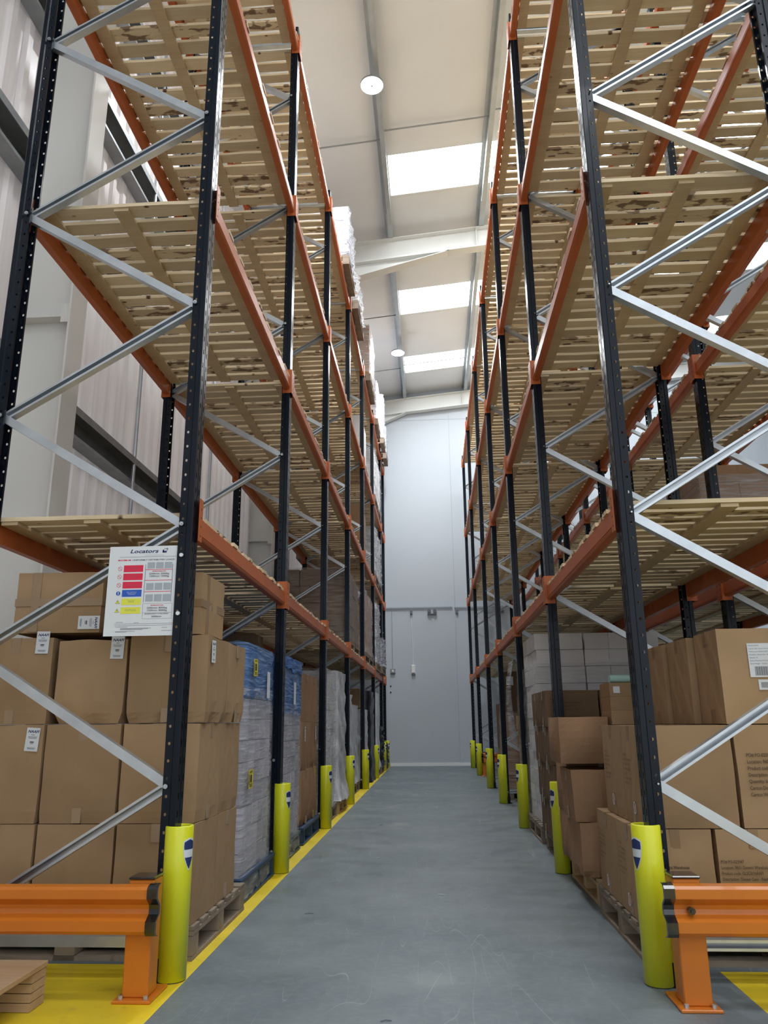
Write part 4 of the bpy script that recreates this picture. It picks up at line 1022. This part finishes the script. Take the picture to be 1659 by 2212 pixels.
def panel(name, z0, z1, m_, icon, body, tm):
    mb = MB(); rect(mb, 225, z0, 508, z1); mb.obj(name, M[m_], sg)
    text(body, 14 * sz_, M[tm], sg, (q(366, 0)[0], Y0 - .0008, q(0, z0 + 40)[1]), align='CENTER', sx=1.1, line=1.3)
    cx_, cz_ = q(170, (z0 + z1) / 2); mb = MB()
    if icon == 'ban':
        for i in range(24):
            a, b = 2 * math.pi * i / 24, 2 * math.pi * (i + 1) / 24
            V = [(cx_ + r_ * math.cos(t), Y0 - .0003, cz_ + r_ * math.sin(t)) for t in (a, b) for r_ in (.0088, .0104)]
            mb.add(V, [(0, 1, 3, 2)])
        mb.add([(cx_ - .0072, Y0 - .0003, cz_ + .006), (cx_ - .006, Y0 - .0003, cz_ + .0072), (cx_ + .0072, Y0 - .0003, cz_ - .006), (cx_ + .006, Y0 - .0003, cz_ - .0072)], [(0, 1, 2, 3)])
        mb.obj('prohibition_icon', M['red'], sg)
    elif icon == 'info':
        mb.cyl((cx_, Y0 - .0004, cz_), (cx_, Y0, cz_), .0104, 20); mb.obj('mandatory_icon', M['blue'], sg)
        MB().box(cx_ - .0018, cx_ + .0018, Y0 - .001, Y0 - .0005, cz_ - .002, cz_ + .007).box(cx_ - .0018, cx_ + .0018, Y0 - .001, Y0 - .0005, cz_ - .007, cz_ - .004).obj('mandatory_icon', M['paper'], sg)
    else:
        mb.add([(cx_ - .0115, Y0 - .0002, cz_ - .009), (cx_ + .0115, Y0 - .0002, cz_ - .009), (cx_, Y0 - .0002, cz_ + .0105)], [(0, 1, 2)]); mb.obj('warning_icon', M['ink_soft'], sg)
        MB().add([(cx_ - .009, Y0 - .0006, cz_ - .0076), (cx_ + .009, Y0 - .0006, cz_ - .0076), (cx_, Y0 - .0006, cz_ + .0078)], [(0, 1, 2)]).obj('warning_icon', M['yellow_print'], sg)
        MB().box(cx_ - .0009, cx_ + .0009, Y0 - .0012, Y0 - .0008, cz_ - .004, cz_ + .004).obj('warning_icon', M['ink'], sg)
panel('red_panel', 290, 392, 'red', 'ban', 'DO NOT ALTER\nWITHOUT APPROVAL', 'ink_soft')
panel('red_panel', 415, 515, 'red', 'ban', 'DO NOT CLIMB ON\nRACKING', 'ink_soft')
panel('red_panel', 540, 640, 'red', 'ban', '\nREPORT ALL ACCIDENTS', 'ink_soft')
panel('blue_panel', 662, 765, 'blue', 'info', 'REPORT DAMAGE ON\nRACKING TO SITE\nMANAGEMENT', 'paper')
panel('yellow_panel', 790, 888, 'yellow_print', 'warn', 'CHECK LOADS\nBEFORE USE', 'ink_soft')
panel('yellow_panel', 920, 1018, 'yellow_print', 'warn', 'IF IN DOUBT ALWAYS\nCONTACT THE SUPPLIER', 'ink_soft')
for z0, z1 in ((250, 345), (565, 668), (735, 840)):
    for i in range(3):
        mb = MB(); rect(mb, 568 + i * 125, z0, 678 + i * 125, z1); mb.obj('pallet_picture', M['grey_print'], sg)
mb = MB()
for x in (540, 935): rect(mb, x, 280, x + 5, 850)
mb.obj('diagram_post', M['navy'], sg)
for z in (358, 520, 690):
    mb = MB(); rect(mb, 545, z, 935, z + 7); mb.obj('diagram_beam', M['red'], sg)
for body, z, m_, s_ in (('MAXIMUM BEAM LOAD', 392, 'red', 14), ('2300mm: 2000kg', 435, 'ink_soft', 27), ('1200mm: 1000kg', 472, 'ink_soft', 27), ('MAXIMUM BAY LOAD', 905, 'red', 14), ('2300mm: 8000kg', 948, 'ink_soft', 27), ('1200mm: 4000kg', 985, 'ink_soft', 27), ('MAXIMUM HEIGHT TO FIRST BEAM IS', 1030, 'ink_soft', 15), ('2000mm', 1075, 'ink_soft', 27)):
    text(body, s_ * sz_ * 1.3, M[m_], sg, (q(745, 0)[0], Y0 - .0008, q(0, z)[1]), align='CENTER', sx=1.25 if s_ > 20 else 1.1, bold=.0002, name='figure_text')
mb = MB()
for z in (162, 1165, 1190): rect(mb, 150, z, 985, z + 3)
rect(mb, 540, 870, 960, 872); rect(mb, 540, 1005, 960, 1007); rect(mb, 540, 1095, 960, 1097); rect(mb, 540, 870, 542, 1097); rect(mb, 958, 870, 960, 1097)
for z, x0, x1 in ((1140, 170, 270), (1150, 430, 500), (1210, 170, 340), (1230, 240, 680), (1240, 240, 640), (1250, 240, 560), (1225, 830, 910), (1275, 170, 450), (1285, 170, 330), (1270, 830, 980)): rect(mb, x0, z, x1, z + 4)
mb.obj('ruled_lines', M['ink_soft'], sg)
mb = MB()
mb.cyl((-1.188, 3.543, 1.825), (-1.188, 3.552, 1.825), .0095, 12).cyl((-1.188, 3.543, 1.545), (-1.188, 3.552, 1.545), .0095, 12)
sb = mb.obj('fixing_bolt', M['paper'], sg); sb.location = (1.547, -3.566, -1.444); sb['label'] = 'pale bolt heads holding the sign'

# plywood pallet corner in the foreground, left
e = empty('plywood_pallet', (-1.56, 3.2, 0)); tag(e, 'thick plywood-topped pallet corner on the yellow floor before the left guard rail', 'pallet')
e.location = (-1.54, 2.02, 0); e.rotation_euler[2] = math.radians(0)
MB().cbox(-1.1, 0, .0, 1.28, .13, .15, .002).obj('top_board', M['ply'], e)
for x in (-.16, -.62, -1.08):
    for y in (1.17, .02):
        for k in range(4):
            MB().box(x + .003 * (k % 2), x + .155, y, y + .11, .002 + k * .032, .031 + k * .032).obj('block_layer', M['ply'], e)

# small litter on the floor
for k, (x, y, l, a) in enumerate(((-.73, 4.75, .05, .4), (.02, 5.25, .05, -.2), (-.47, 6.6, .03, 1.), (-.2, 3.15, .04, .3), (.33, 6.5, .03, 1.2), (.62, 9.2, .06, .1), (-.58, 8.6, .04, .8))):
    mb = MB(); 
    mb.cyl((-l / 2, 0, .003), (0, .006, .004), .002, 5); mb.cyl((0, .006, .004), (l / 2, -.004, .003), .002, 5)
    tag(mb.obj('paper_scrap', M['paper'] if k % 3 else M['ink_soft'], None, (x, y, 0)), 'tiny curled scrap lying on the grey aisle floor', 'scrap', 'scraps on the aisle floor').rotation_euler[2] = a

# ---------------------------------------------------------------- light
w = bpy.data.worlds.new('hall light'); scene.world = w; w.use_nodes = True
bg = w.node_tree.nodes['Background']; bg.inputs['Color'].default_value = (.90, .95, 1, 1); bg.inputs['Strength'].default_value = 1.2
def area(name, loc, rot, sx, sy, e, col=(1, .985, .96)):
    l = bpy.data.lights.new(name, 'AREA'); l.shape = 'RECTANGLE'; l.size = sx; l.size_y = sy; l.energy = e; l.color = col
    o = bpy.data.objects.new(name, l); C.objects.link(o); o.location = loc; o.rotation_euler = rot
    return o
# hall left open behind the camera so the world background lights the aisle

scene.view_settings.view_transform = 'Standard'; scene.view_settings.look = 'None'; scene.view_settings.exposure = .2
cy_ = scene.cycles
cy_.max_bounces = 6; cy_.diffuse_bounces = 4; cy_.glossy_bounces = 2; cy_.transparent_max_bounces = 12; cy_.transmission_bounces = 2
cy_.caustics_reflective = False; cy_.caustics_refractive = False; cy_.sample_clamp_indirect = 4
cy_.use_adaptive_sampling = True; cy_.adaptive_threshold = .05; cy_.adaptive_min_samples = 16
try: cy_.use_denoising = True
except Exception: pass

# turn the lettering into plain meshes
dg = bpy.context.evaluated_depsgraph_get()
for o in [o for o in scene.objects if o.type == 'FONT']:
    me = bpy.data.meshes.new_from_object(o.evaluated_get(dg)); me.name = o.name
    n = link('x', me, o.parent, o.location); n.rotation_euler = o.rotation_euler; n.scale = o.scale
    nm = o.name; bpy.data.objects.remove(o); n.name = nm
